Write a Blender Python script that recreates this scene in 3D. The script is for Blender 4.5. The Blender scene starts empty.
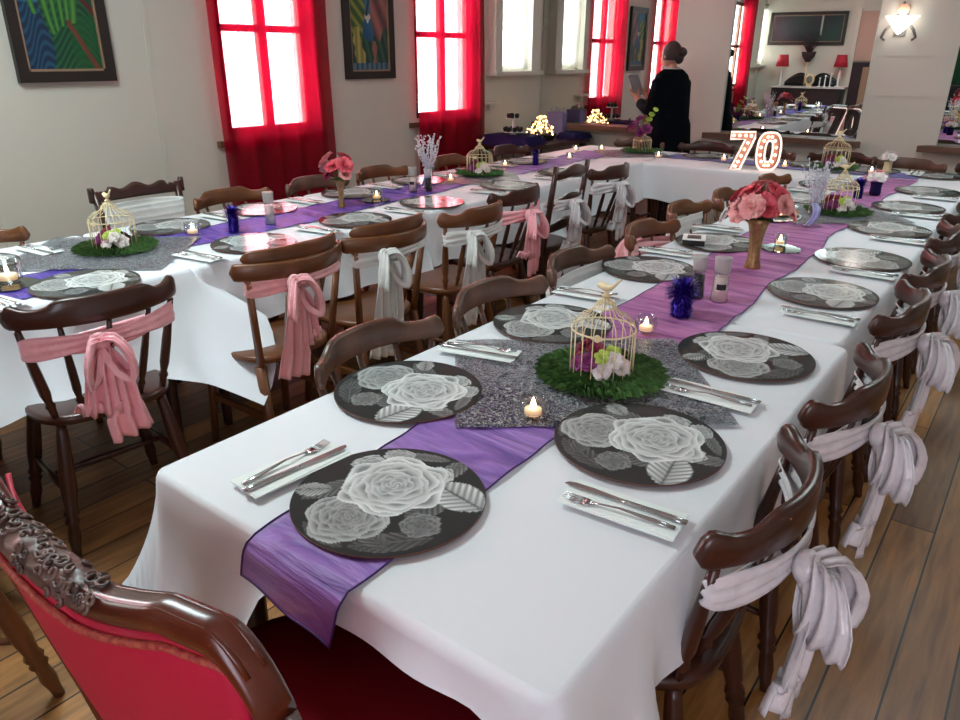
import bpy, math, random
import numpy as np
from math import sin, cos, pi, radians, sqrt, hypot, atan2, exp
from mathutils import Vector, Matrix
rnd = random.Random(7)
SC = bpy.context.scene
COL = SC.collection

# ------------------------------------------------------------------ materials
def srgb(r, g, b):
    f = lambda c: (c/255/12.92) if c/255 <= .04045 else ((c/255+.055)/1.055)**2.4
    return (f(r), f(g), f(b), 1)
MATS = {}
def mat(name, col=(128,128,128), rough=.5, metal=0, spec=.5, sheen=0, emit=None, es=0, bump=None, var=None, coat=0, trans=0, alpha=1):
    m = bpy.data.materials.new(name); m.use_nodes = True
    nt = m.node_tree; b = nt.nodes['Principled BSDF']
    c = srgb(*col)
    b.inputs['Base Color'].default_value = c
    b.inputs['Roughness'].default_value = rough
    b.inputs['Metallic'].default_value = metal
    b.inputs['Specular IOR Level'].default_value = spec
    b.inputs['Sheen Weight'].default_value = sheen
    b.inputs['Coat Weight'].default_value = coat
    b.inputs['Coat Roughness'].default_value = .12
    b.inputs['Alpha'].default_value = alpha
    if emit:
        b.inputs['Emission Color'].default_value = srgb(*emit); b.inputs['Emission Strength'].default_value = es
    tc = nt.nodes.new('ShaderNodeTexCoord')
    if var:   # (scale, colour2, stretch xyz)
        sc, c2, st = var
        mp = nt.nodes.new('ShaderNodeMapping'); mp.inputs['Scale'].default_value = st
        nt.links.new(tc.outputs['Object'], mp.inputs['Vector'])
        n = nt.nodes.new('ShaderNodeTexNoise'); n.inputs['Scale'].default_value = sc; n.inputs['Detail'].default_value = 6
        nt.links.new(mp.outputs[0], n.inputs['Vector'])
        r = nt.nodes.new('ShaderNodeValToRGB'); r.color_ramp.elements[0].position = .35; r.color_ramp.elements[1].position = .68
        r.color_ramp.elements[0].color = c; r.color_ramp.elements[1].color = srgb(*c2)
        nt.links.new(n.outputs['Fac'], r.inputs[0]); nt.links.new(r.outputs[0], b.inputs['Base Color'])
    if bump:  # (scale, strength, distance)
        n = nt.nodes.new('ShaderNodeTexNoise'); n.inputs['Scale'].default_value = bump[0]; n.inputs['Detail'].default_value = 4
        nt.links.new(tc.outputs['Object'], n.inputs['Vector'])
        bp = nt.nodes.new('ShaderNodeBump'); bp.inputs['Strength'].default_value = bump[1]; bp.inputs['Distance'].default_value = bump[2]
        nt.links.new(n.outputs['Fac'], bp.inputs['Height']); nt.links.new(bp.outputs[0], b.inputs['Normal'])
    MATS[name] = m
    return m

M = {}
M['wall'] = mat('painted plaster', (206,202,190), .85, bump=(3,.15,.02))
M['trimw'] = mat('white paint', (214,210,198), .6)
M['ceil'] = mat('ceiling paint', (225,222,214), .9)
M['cloth'] = mat('white table linen', (229,233,237), .62, sheen=.3, bump=(5,.35,.012))
M['dark'] = mat('dark stained wood', (54,28,19), .3, coat=.12, var=(9,(68,34,24),(1,1,.2)))
M['mid'] = mat('brown stained wood', (92,52,27), .35, coat=.12, var=(9,(112,66,34),(1,1,.2)))
M['grey'] = mat('walnut stained wood', (72,46,34), .38, coat=.08, var=(9,(102,70,54),(1,1,.2)))
M['maho'] = mat('polished mahogany', (70,22,12), .3, coat=.3, var=(8,(98,40,20),(1,1,1)))
M['carve'] = mat('carved mahogany', (112,84,74), .45, coat=.1, var=(50,(50,30,24),(1,1,1)))
M['tablew'] = mat('table wood', (84,52,36), .5)
M['redv'] = mat('crimson vinyl upholstery', (192,20,58), .55, bump=(60,.15,.004))
M['redseat'] = mat('dark red velvet seat', (120,6,24), .9, spec=.15)
M['braid'] = mat('gold and red braid', (188,96,72), .6, var=(160,(150,30,44),(1,1,1)))
M['satw'] = mat('silver white satin', (222,216,218), .27, spec=.8, bump=(12,.9,.02))
M['satc'] = mat('white organza', (222,222,218), .5, sheen=.3, bump=(14,.4,.01))
M['satp'] = mat('pink satin', (255,186,194), .32, spec=.7, bump=(24,.9,.01))
M['satpf'] = mat('pale pink satin', (244,178,182), .45, sheen=.3, bump=(24,.5,.01))
M['napkin'] = mat('white paper napkin', (236,242,238), .8)
M['steel'] = mat('stainless steel', (196,198,200), .22, metal=1)
M['gold'] = mat('champagne gold paint', (150,112,70), .35, metal=.6, var=(60,(176,138,96),(1,1,1)))
M['cream'] = mat('cream painted wire', (232,214,170), .45)
M['leaf'] = mat('green silk leaf', (52,98,44), .6)
M['grass'] = mat('green artificial grass', (50,86,40), .6, var=(60,(92,130,64),(1,1,1)))
M['pinkf'] = mat('pink silk petals', (232,146,148), .7, var=(30,(246,184,176),(1,1,1)))
M['coral'] = mat('coral silk petals', (214,74,92), .7, var=(30,(236,110,120),(1,1,1)))
M['magenta'] = mat('deep red silk petals', (122,20,50), .7)
M['orchid'] = mat('purple silk petals', (98,18,78), .6, var=(40,(140,40,110),(1,1,1)))
M['whitef'] = mat('white silk petals', (232,222,218), .7)
M['lime'] = mat('lime green blossoms', (176,196,84), .7)
M['foil'] = mat('purple foil tinsel', (46,18,136), .34, metal=.6)
M['silver'] = mat('silver glitter', (214,214,222), .4, metal=.3)
M['wax'] = mat('candle wax', (244,226,200), .5, emit=(255,190,120), es=.6)
M['flame'] = mat('candle flame', (255,220,160), .5, emit=(255,214,160), es=14)
M['bulb'] = mat('warm bulb', (255,225,190), .5, emit=(255,206,170), es=7)
M['led'] = mat('warm fairy light', (255,225,160), .5, emit=(255,214,150), es=3.2)
M['marq'] = mat('white marquee rim glow', (250,236,230), .5, emit=(255,220,206), es=.8)  # emission stands in for bulb light falling on the rim
M['marqf'] = mat('warm marquee face', (176,130,118), .6, emit=(255,170,140), es=.08)  # slight emission imitates the bulbs lighting the face
M['mirrort'] = mat('dark mirror glass', (96,112,104), .04, metal=1)
M['frost'] = mat('frosted grinder cap', (190,184,178), .3, alpha=.6)
M['salt'] = mat('pink salt', (222,196,188), .7)
M['pepper'] = mat('black peppercorns', (40,34,34), .7)
M['blackp'] = mat('black print', (24,24,26), .6)
M['coat'] = mat('black wool coat', (9,11,18), .9, spec=.08, bump=(120,.2,.004))
M['skin'] = mat('skin', (196,140,116), .6)
M['hair'] = mat('dark brown hair', (46,26,22), .6, bump=(80,.5,.01))
M['collar'] = mat('light grey collar', (196,196,196), .8)
M['tablet'] = mat('grey tablet', (104,104,128), .35)
M['ledge'] = mat('brown sill wood', (96,66,48), .5, var=(6,(110,78,58),(.2,1,1)))
M['frame'] = mat('dark picture frame', (34,24,20), .4)
M['slip'] = mat('aged gold slip', (150,120,96), .5)
M['shadewh'] = mat('lit white glass', (255,250,240), .5, emit=(255,248,240), es=4.5)
M['peach'] = mat('peach glass', (236,190,160), .5, emit=(255,180,140), es=.5)
M['iron'] = mat('grey iron', (120,118,112), .5)
M['marble'] = mat('pale marble', (206,204,200), .3, var=(7,(180,178,174),(1,1,1)))
M['black'] = mat('black lacquer', (22,20,22), .3)
M['redsh'] = mat('red lamp shade', (156,24,44), .7, emit=(190,26,40), es=.12)
M['white'] = mat('white ceramic', (226,226,226), .3)
M['pinkdoor'] = mat('pinkish panel', (196,160,146), .8)
M['plum'] = mat('dark plum panel', (58,36,42), .8)
M['green'] = mat('dark green curtain', (16,70,40), .8)
M['bagl'] = mat('lilac gift bag paper', (108,104,150), .6, var=(4,(140,120,176),(1,1,1)))
M['bagt'] = mat('grey tissue paper', (176,170,160), .8)
M['navy'] = mat('navy purple cloth', (30,22,70), .8, spec=.15)
M['cake'] = mat('dark chocolate', (34,18,20), .6)
M['lilac'] = mat('lilac ribbon', (178,180,226), .3, sheen=.3)
M['bluef'] = mat('blue violet satin', (66,66,168), .5, sheen=.3, bump=(20,.5,.01))
M['photo'] = mat('white card', (236,232,228), .5)
M['photod'] = mat('dark photograph', (50,44,46), .4, var=(40,(110,100,96),(1,1,1)))
M['wick'] = mat('dark wicker', (44,24,20), .7, bump=(90,.6,.01))

def nodes(name):
    m = bpy.data.materials.new(name); m.use_nodes = True; nt = m.node_tree; nt.nodes.clear()
    out = nt.nodes.new('ShaderNodeOutputMaterial'); MATS[name] = m
    N = lambda t, **k: _n(nt, t, k)
    return m, nt, out, N
def _n(nt, t, k):
    n = nt.nodes.new('ShaderNode'+t)
    for a, v in k.items():
        if a in n.inputs: n.inputs[a].default_value = v
        else: setattr(n, a, v)
    return n
def glassmat(name, tint, rough=.02):
    m, nt, out, N = nodes(name)
    fr = N('LayerWeight', Blend=.2); tr = N('BsdfTransparent', Color=tint); gl = N('BsdfGlossy', Roughness=rough)
    mx = N('MixShader'); L = nt.links.new
    L(fr.outputs[1], mx.inputs[0]); L(tr.outputs[0], mx.inputs[1]); L(gl.outputs[0], mx.inputs[2]); L(mx.outputs[0], out.inputs[0])
    return m
M['glass'] = glassmat('clear glass', (.93,.95,.95,1))
M['glassw'] = glassmat('window glass', (.97,.98,.98,1))
def mirror():
    m, nt, out, N = nodes('mirror glass')
    g = N('BsdfGlossy', Roughness=0.0, Color=(.8,.81,.79,1)); nt.links.new(g.outputs[0], out.inputs[0]); return m
M['mirror'] = mirror()
def sheer(name, colr, tint, tfac, gloss=0, wave=False):
    m, nt, out, N = nodes(name); L = nt.links.new
    d = N('BsdfDiffuse', Color=srgb(*colr)); t = N('BsdfTranslucent', Color=srgb(*colr)); tr = N('BsdfTransparent', Color=tint)
    a = N('MixShader', Fac=.5); b = N('MixShader', Fac=tfac)
    L(d.outputs[0], a.inputs[1]); L(t.outputs[0], a.inputs[2]); L(a.outputs[0], b.inputs[1]); L(tr.outputs[0], b.inputs[2])
    if wave:
        tc = N('TexCoord'); mp = N('Mapping'); mp.inputs['Scale'].default_value = (.6,3,1)
        no = N('TexNoise', Scale=5.0, Detail=5.0, Distortion=.8); bp = N('Bump', Strength=.9, Distance=.03)
        L(tc.outputs['Object'], mp.inputs[0]); L(mp.outputs[0], no.inputs['Vector']); L(no.outputs['Fac'], bp.inputs['Height'])
        L(bp.outputs[0], d.inputs['Normal'])
        g = N('BsdfGlossy', Roughness=.35, Color=(.8,.75,.9,1)); L(bp.outputs[0], g.inputs['Normal'])
        c = N('MixShader', Fac=gloss); L(b.outputs[0], c.inputs[1]); L(g.outputs[0], c.inputs[2]); b = c
    L(b.outputs[0], out.inputs[0]); return m
M['redcur'] = sheer('red sheer curtain', (140,8,30), (1,.42,.46,1), .26)
M['whcur'] = sheer('white sheer curtain', (226,226,214), (1,1,1,1), .35)
def organza(name, c1, c2, alpha):
    m = mat(name, c1, .45, spec=.4, alpha=alpha); nt = m.node_tree; L = nt.links.new; p = nt.nodes['Principled BSDF']
    tc = nt.nodes.new('ShaderNodeTexCoord'); mp = nt.nodes.new('ShaderNodeMapping'); mp.inputs['Scale'].default_value = (1.1,6,1); mp.inputs['Rotation'].default_value = (0,0,.25)
    n = nt.nodes.new('ShaderNodeTexNoise'); n.inputs['Scale'].default_value = 3.2; n.inputs['Detail'].default_value = 5; n.inputs['Distortion'].default_value = 1.2
    L(tc.outputs['Object'], mp.inputs[0]); L(mp.outputs[0], n.inputs['Vector'])
    r = nt.nodes.new('ShaderNodeValToRGB'); r.color_ramp.elements[0].position = .36; r.color_ramp.elements[1].position = .6
    r.color_ramp.elements[0].color = srgb(*c1); r.color_ramp.elements[1].color = srgb(*c2); L(n.outputs['Fac'], r.inputs[0]); L(r.outputs[0], p.inputs['Base Color'])
    bp = nt.nodes.new('ShaderNodeBump'); bp.inputs['Strength'].default_value = .8; bp.inputs['Distance'].default_value = .03; L(n.outputs['Fac'], bp.inputs['Height']); L(bp.outputs[0], p.inputs['Normal'])
    return m
M['run'] = organza('purple organza', (112,72,158), (162,118,200), .84)
M['runp'] = organza('orchid purple organza', (150,78,146), (204,130,186), .84)
M['runb'] = organza('violet organza', (58,38,134), (104,84,186), .9)
M['runhem'] = mat('purple stitched hem', (66,26,104), .6)

def lace():
    m, nt, out, N = nodes('black glitter lace'); L = nt.links.new
    tc = N('TexCoord'); v = N('TexNoise', Scale=95.0, Detail=3.0, Distortion=2.5); w = N('TexNoise', Scale=42.0, Detail=4.0, Distortion=4.5)
    L(tc.outputs['Object'], v.inputs['Vector']); L(tc.outputs['Object'], w.inputs['Vector'])
    r = N('ValToRGB'); r.color_ramp.elements[0].position = .50; r.color_ramp.elements[1].position = .60
    L(v.outputs['Fac'], r.inputs[0])
    p = N('BsdfPrincipled'); p.inputs['Roughness'].default_value = .4
    r2 = N('ValToRGB'); r2.color_ramp.elements[0].position = .44; r2.color_ramp.elements[1].position = .62
    r2.color_ramp.elements[0].color = srgb(24,24,28); r2.color_ramp.elements[1].color = srgb(176,178,182)
    L(w.outputs['Fac'], r2.inputs[0]); L(r2.outputs[0], p.inputs['Base Color'])
    t = N('BsdfTransparent', Color=(.62,.62,.66,1)); mx = N('MixShader')
    L(r.outputs[0], mx.inputs[0]); L(p.outputs[0], mx.inputs[1]); L(t.outputs[0], mx.inputs[2]); L(mx.outputs[0], out.inputs[0])
    return m
M['lace'] = lace()
def floor_mat():
    m, nt, out, N = nodes('wide timber floorboards'); L = nt.links.new
    tc = N('TexCoord'); mp = N('Mapping'); mp.inputs['Rotation'].default_value = (0,0,pi/2); mp.inputs['Location'].default_value = (.3,.03,0)
    L(tc.outputs['Object'], mp.inputs[0])
    b = N('TexBrick', offset=.37)
    b.inputs['Scale'].default_value = 1; b.inputs['Mortar Size'].default_value = .003; b.inputs['Brick Width'].default_value = 2.3
    b.inputs['Row Height'].default_value = .135; b.inputs['Bias'].default_value = .0; b.inputs['Mortar'].default_value = srgb(30,20,14)
    b.inputs['Color1'].default_value = srgb(112,76,46); b.inputs['Color2'].default_value = srgb(184,132,72)
    L(mp.outputs[0], b.inputs['Vector'])
    mp2 = N('Mapping'); mp2.inputs['Scale'].default_value = (9,.9,1); L(tc.outputs['Object'], mp2.inputs[0])
    n = N('TexNoise', Scale=4.0, Detail=8.0, Distortion=.6); L(mp2.outputs[0], n.inputs['Vector'])
    r = N('ValToRGB'); r.color_ramp.elements[0].color = (.55,.5,.45,1); r.color_ramp.elements[1].color = (1.15,1.1,1.05,1)
    r.color_ramp.elements[0].position = .3; r.color_ramp.elements[1].position = .7
    L(n.outputs['Fac'], r.inputs[0])
    mx = N('MixRGB', blend_type='MULTIPLY'); mx.inputs[0].default_value = 1
    L(b.outputs['Color'], mx.inputs[1]); L(r.outputs[0], mx.inputs[2])
    vo = N('TexVoronoi', Scale=3.2); L(tc.outputs['Object'], vo.inputs['Vector'])
    r3 = N('ValToRGB'); r3.color_ramp.elements[0].color = (.12,.1,.08,1); r3.color_ramp.elements[0].position = .02; r3.color_ramp.elements[1].position = .05
    r3.color_ramp.elements[1].color = (1,1,1,1); L(vo.outputs['Distance'], r3.inputs[0])
    m2 = N('MixRGB', blend_type='MULTIPLY'); m2.inputs[0].default_value = .8; L(mx.outputs[0], m2.inputs[1]); L(r3.outputs[0], m2.inputs[2])
    p = N('BsdfPrincipled'); p.inputs['Roughness'].default_value = .42; L(m2.outputs[0], p.inputs['Base Color']); L(p.outputs[0], out.inputs[0])
    return m
M['floor'] = floor_mat()
def vcol_mat(name, rough, coat=0, spec=.5):
    m, nt, out, N = nodes(name); a = N('Attribute', attribute_name='print'); p = N('BsdfPrincipled')
    p.inputs['Roughness'].default_value = rough; p.inputs['Coat Weight'].default_value = coat; p.inputs['Coat Roughness'].default_value = .06
    p.inputs['Specular IOR Level'].default_value = spec
    nt.links.new(a.outputs['Color'], p.inputs['Base Color']); nt.links.new(p.outputs[0], out.inputs[0]); return m
M['print'] = vcol_mat('glossy printed board', .12, 0, .3)
M['art'] = vcol_mat('painted canvas', .6)
M['corkrim'] = mat('brown board edge', (96,62,50), .6)

# ------------------------------------------------------------------ mesh builder
class B:
    def __init__(s): s.v = []; s.f = []; s.sm = []
    def add(s, vs, fs, smooth=True):
        o = len(s.v); s.v += [tuple(p) for p in vs]; s.f += [tuple(i+o for i in f) for f in fs]; s.sm += [smooth]*len(fs); return s
    def box(s, x0, x1, y0, y1, z0, z1, mtx=None):
        vs = [Vector((x, y, z)) for z in (z0, z1) for y in (y0, y1) for x in (x0, x1)]
        if mtx: vs = [mtx @ v for v in vs]
        return s.add(vs, [(0,2,3,1),(4,5,7,6),(0,1,5,4),(2,6,7,3),(0,4,6,2),(1,3,7,5)], False)
    def tube(s, pts, rad, n=8, closed=False, flat=1.0):
        pts = [Vector(p) for p in pts]; k = len(pts)
        rr = rad if isinstance(rad, (list, tuple)) else [rad]*k
        vs = []; up = None
        for i, p in enumerate(pts):
            a = pts[(i-1) % k] if (closed or i > 0) else p; b = pts[(i+1) % k] if (closed or i < k-1) else p
            t = (b-a)
            if t.length < 1e-9: t = Vector((0,0,1))
            t.normalize()
            if up is None:
                up = Vector((0,0,1)) if abs(t.z) < .9 else Vector((1,0,0))
            u = t.cross(up)
            if u.length < 1e-6: u = t.orthogonal()
            u.normalize(); w = u.cross(t); up = w
            for j in range(n):
                a_ = 2*pi*j/n; vs.append(p + u*(rr[i]*cos(a_)) + w*(rr[i]*flat*sin(a_)))
        fs = []
        for i in range(k if closed else k-1):
            for j in range(n):
                a0 = i*n+j; a1 = i*n+(j+1) % n; b0 = ((i+1) % k)*n+j; b1 = ((i+1) % k)*n+(j+1) % n
                fs.append((a0, a1, b1, b0))
        if not closed:
            fs.append(tuple(range(n-1, -1, -1))); fs.append(tuple(range((k-1)*n, k*n)))
        return s.add(vs, fs)
    def lathe(s, prof, n=20, c=(0,0,0), ax=None, sx=1, sy=1):
        vs = []; fs = []
        for (r, z) in prof:
            for j in range(n):
                a = 2*pi*j/n; vs.append(Vector((c[0]+r*cos(a)*sx, c[1]+r*sin(a)*sy, c[2]+z)))
        if ax: vs = [ax @ v for v in vs]
        k = len(prof)
        for i in range(k-1):
            for j in range(n):
                fs.append((i*n+j, i*n+(j+1) % n, (i+1)*n+(j+1) % n, (i+1)*n+j))
        if prof[0][0] > 1e-5: fs.append(tuple(range(n-1, -1, -1)))
        if prof[-1][0] > 1e-5: fs.append(tuple(range((k-1)*n, k*n)))
        return s.add(vs, fs)
    def ball(s, c, r, n=8, m=5, sx=1, sy=1, sz=1):
        return s.lathe([(max(r*sin(pi*i/m), 1e-6), -r*cos(pi*i/m)*sz) for i in range(m+1)], n, c, None, sx, sy)
    def grid(s, fn, nu, nv, cu=False, smooth=True):
        vs = [fn(i/(nu if cu else nu-1), j/(nv-1)) for i in range(nu) for j in range(nv)]
        fs = []
        for i in range(nu if cu else nu-1):
            for j in range(nv-1):
                a = i*nv+j; b = ((i+1) % nu)*nv+j; fs.append((a, b, b+1, a+1))
        return s.add(vs, fs, smooth)
    def prism(s, poly, z0, z1, mtx=None):
        n = len(poly); vs = [Vector((x, y, z0)) for x, y in poly]+[Vector((x, y, z1)) for x, y in poly]
        if mtx: vs = [mtx @ v for v in vs]
        fs = [tuple(range(n-1, -1, -1)), tuple(range(n, 2*n))]+[(i, (i+1) % n, n+(i+1) % n, n+i) for i in range(n)]
        return s.add(vs, fs, False)
    def build(s, name, m, parent=None, solid=0, label=None):
        me = bpy.data.meshes.new(name); me.from_pydata(s.v, [], s.f)
        me.polygons.foreach_set('use_smooth', s.sm); me.materials.append(M[m] if isinstance(m, str) else m); me.update()
        o = bpy.data.objects.new(name, me); COL.objects.link(o)
        if parent: o.parent = parent
        if solid:
            md = o.modifiers.new('Solidify', 'SOLIDIFY'); md.thickness = solid; md.offset = 0
        if label: o['label'] = label
        return o
def tag(o, label, cat, group=None):
    o['label'] = label; o['category'] = cat
    if group: o['group'] = group
    return o
def thing(name, label, cat, loc=(0,0,0), rz=0, group=None):
    o = bpy.data.objects.new(name, None); COL.objects.link(o); o.location = loc; o.rotation_euler = (0,0,rz)
    return tag(o, label, cat, group)
def struct(o): o['kind'] = 'structure'; return o
KIDS = {}
def kids(o): return [c for c in bpy.data.objects if c.parent == o]
def dup(o, loc, rz, label=None, group=None, par=None):
    c = o.copy(); COL.objects.link(c)
    if par: c.parent = par
    else:
        c.location = loc; c.rotation_euler = (0,0,rz)
        if label: c['label'] = label
        if group: c['group'] = group
    if o.name not in KIDS: KIDS[o.name] = kids(o)
    for k in KIDS[o.name]: dup(k, None, None, par=c)
    return c
USED = set()
def place(proto, loc, rz, label, group):
    if proto.name in USED: return dup(proto, loc, rz, label, group)
    USED.add(proto.name); proto.location = loc; proto.rotation_euler = (0,0,rz); proto['label'] = label
    if group: proto['group'] = group
    if proto.name not in KIDS: KIDS[proto.name] = kids(proto)
    return proto
def V(*a): return Vector(a)

# ------------------------------------------------------------------ room
XW, YF, YB, XR, ZC = -4.5, 6.95, -1.8, 2.3, 3.0
FAR = []   # pieces of the far wall, which stands very slightly askew
struct(B().box(XW-.3, XR+.2, YB-.2, YF+.5, -.1, 0).build('floor', 'floor'))
struct(B().box(XW-.3, XR+.2, YB-.2, YF+.5, ZC, ZC+.1).build('ceiling', 'ceil'))
struct(B().box(XR, XR+.1, YB-.1, YF+.2, 0, ZC).build('wall_right', 'wall'))
struct(B().box(XW-.2, XR+.1, YB-.1, YB, 0, ZC).build('wall_back', 'wall'))
# left wall with window openings (y0,y1,z0,z1)
WIN = [(-1.9,-1.32,1.36,2.35), (-.62,.26,.98,2.35), (3.10,3.84,.98,2.35), (5.0,5.76,.98,2.35), (6.16,6.62,1.37,2.35)]
wl = B(); y = YB-.1
for (a, b, z0, z1) in WIN:
    wl.box(XW-.16, XW, y, a, 0, ZC); wl.box(XW-.16, XW, a, b, 0, z0); wl.box(XW-.16, XW, a, b, z1, ZC); y = b
wl.box(XW-.16, XW, y, YF+.2, 0, ZC)
struct(wl.build('wall_left', 'wall'))
for n, (a, b, z0, z1) in enumerate(WIN, 1):
    w = bpy.data.objects.new('window_%d' % n, None); COL.objects.link(w); struct(w)
    f = B(); x0, x1 = XW-.06, XW-.015; t = .045
    f.box(x0,x1,a,a+t,z0,z1).box(x0,x1,b-t,b,z0,z1).box(x0,x1,a,b,z0,z0+t).box(x0,x1,a,b,z1-t,z1)
    if b-a > .55:
        m_ = (a+b)/2; f.box(x0,x1,m_-.035,m_+.035,z0,z1); f.box(x0,x1,a,b,1.63,1.675)
    f.build('window_frame', 'trimw' if z0 > 1.2 else 'ledge', w)
    B().box(XW-.04,XW-.035,a+t,b-t,z0+t,z1-t).build('window_pane', 'glassw', w)
    if z0 < 1.2: B().box(XW-.015,XW+.035,a-.1,b+.10,z0-.07,z0-.03).build('window_sill', 'ledge', w)
    else:
        g = B(); g.box(XW,XW+.09,a-.13,a-.02,z0-.02,z1+.1).box(XW,XW+.09,b+.02,b+.17,z0-.02,z1+.1)
        g.build('window_casing', 'trimw', w)
        B().box(XW,XW+.12,a-.16,b+.2,z0-.06,z0-.02).build('window_sill', 'trimw', w)
for i, yy in enumerate((1.60, 2.60)):
    struct(B().box(XW, XW+.006, yy, yy+.03, 0, ZC).build('trim_%d' % (i+1), 'wall'))
struct(B().box(XW, XW+.02, YB, YF, 0, .16).build('baseboard_left', 'trimw'))
# far wall: piers and panels around three mirrors
FAR.append(struct(B().box(XW-.16, XR+.2, YF+.012, YF+.16, 0, ZC).build('wall_far', 'wall')))
MIR = [(XW+.02,-3.05),(-2.54,-1.38),(-.79,1.6)]
fw = B(); xx = XW
for (a, b) in MIR:
    if a-xx > .05: fw.box(xx, a, YF-.03, YF+.012, 0, ZC)
    fw.box(a, b, YF-.03, YF+.012, 0, .80); xx = b
fw.box(xx, XR+.1, YF-.03, YF+.012, 0, ZC)
FAR.append(struct(fw.build('wall_front', 'wall')))
for i, (a, b) in enumerate(MIR):
    mo = tag(B().box(a, b, YF-.006, YF+.010, .845, ZC-.02).build('wall_mirror', 'mirror'),
        ['large wall mirror in the far left corner, reflecting red curtains','large wall mirror behind the lit number 70, reflecting lamps and sideboard','wall mirror right of the white wall light, reflecting dark green curtain'][i], 'mirror', 'mirrors set in the far wall'); FAR.append(mo)
    lb = B(); e = .09 if i else .0
    lb.prism([(a-.03-e, YF-.15), (b+.06, YF-.15), (b, YF-.005), (a, YF-.005)], .795, .845)
    FAR.append(struct(lb.build('trim_%d' % (i+3), 'ledge')))
# wood panel lines on pier (faint)
FAR.append(struct(B().box(-1.36,-.82,YF-.034,YF-.03,1.50,1.515).box(-1.36,-.82,YF-.034,YF-.03,1.20,1.21).build('trim_6', 'wall')))

# ------------------------------------------------------------------ curtains
def curtain(y0, y1, zb, label, m='redcur', x=XW+.075, amp=.020, k=9, zt=2.55, group=None, taper=0, seed=0):
    t = thing('curtain', label, 'curtain', (x, (y0+y1)/2, zb), 0, group)
    W = y1-y0; H = zt-zb; r = random.Random(seed); ph = [r.uniform(0,6) for _ in range(4)]
    def fn(u, v):
        yy = (u-.5)*W*(1-taper*(1-v))
        a = amp*(sin(u*k*2*pi+ph[0])+.5*sin(u*k*3.7+ph[1])+.3*sin(v*4+u*12+ph[2]))
        return (a, yy+.01*sin(v*5+ph[3]), v*H+.006*sin(u*20))
    B().grid(fn, 150, 14).build('drape', m, t)
    B().tube([(-.0, -W/2-.06, H-.01), (0, W/2+.06, H-.01)], .012).build('curtain_rod', 'iron', t)
    return t
CG = 'red sheer curtains on the left wall'
curtain(3.0, 3.98, .35, 'red sheer curtain between the two paintings, second bright window', k=5, group=CG, seed=1)
curtain(4.95, 5.89, .35, 'red sheer curtain over the farther bright window, right of flamingo painting', k=5, group=CG, seed=2)
curtain(-.84, -.02, .35, 'red curtain seen only in the mirror behind the number 70', k=4, group=CG, seed=3)
WG = 'white sheers on the narrow windows'
curtain(6.14, 6.64, 1.36, 'white sheer blind on narrow window near the far corner', 'whcur', XW+.03, .006, 4, 2.4, WG, seed=4)
curtain(-1.92, -1.3, 1.36, 'white sheer blind on narrow window seen in the mirror', 'whcur', XW+.03, .006, 4, 2.4, WG, seed=5)

# ------------------------------------------------------------------ pictures
def colored_grid(name, pts_fn, col_fn, nu, nv, m, parent):
    b = B(); b.grid(pts_fn, nu, nv, smooth=False); o = b.build(name, m, parent)
    a = o.data.color_attributes.new('print', 'FLOAT_COLOR', 'POINT')
    c = np.ones((nu*nv, 4), dtype=np.float32)
    for i in range(nu):
        for j in range(nv): c[i*nv+j, :3] = col_fn(i/(nu-1), j/(nv-1))
    a.data.foreach_set('color', c.ravel()); return o
def lin(r, g, b): return srgb(r, g, b)[:3]
def mixc(a, b, t): t = max(0, min(1, t)); return tuple(a[i]*(1-t)+b[i]*t for i in range(3))
def jungle(u, v):   # broad leaves over blue water
    st = .5+.5*sin(75*(v+.12*sin(7*u+2)+.05*sin(19*u)))
    c = mixc(lin(10,36,70), lin(24,84,112), st**2)
    if v > .55: c = mixc(lin(6,50,72), lin(40,120,140), (.5+.5*sin(70*(v-.3*(u-.2)**2)))**2)
    if u > .34+.05*sin(9*v) and v < .62: c = mixc(lin(10,60,36), lin(30,104,62), (.5+.5*sin(90*(v+.2*sin(6*u))+24*u))**2)
    if u > .62 and v < .45: c = mixc(c, lin(16,88,40), .7)
    for k, (cx, lean, w) in enumerate(((.42,-.35,.035),(.48,-.12,.03),(.55,.02,.028),(.66,.35,.045),(.60,.2,.03),(.30,-.6,.03))):
        d = abs(u-(cx+lean*(v-.42)+.12*lean*sin(5*v)))
        if v > .3+.03*k and d < w*(.5+v): c = mixc(lin(92,158,60), lin(26,92,40), (d/(w*(.5+v)))**.8)
    if u > .6 and v < .42 and abs(v-(.40-(u-.62)*1.3)) < .045: c = lin(118,56,40)
    if u > .7 and abs(v-(.72-(u-.7)*.9)) < .035: c = lin(96,34,36)
    a = atan2((v-.86)*1.4, u-.5)
    if hypot(u-.5, (v-.86)*1.4) < .085*(1+.35*sin(5*a)): c = lin(204,66,36)
    if hypot(u-.3, (v-.68)*1.4) < .035 or hypot(u-.68, (v-.88)*1.4) < .03: c = lin(110,34,36)
    return tuple(q*.85 for q in c)
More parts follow.
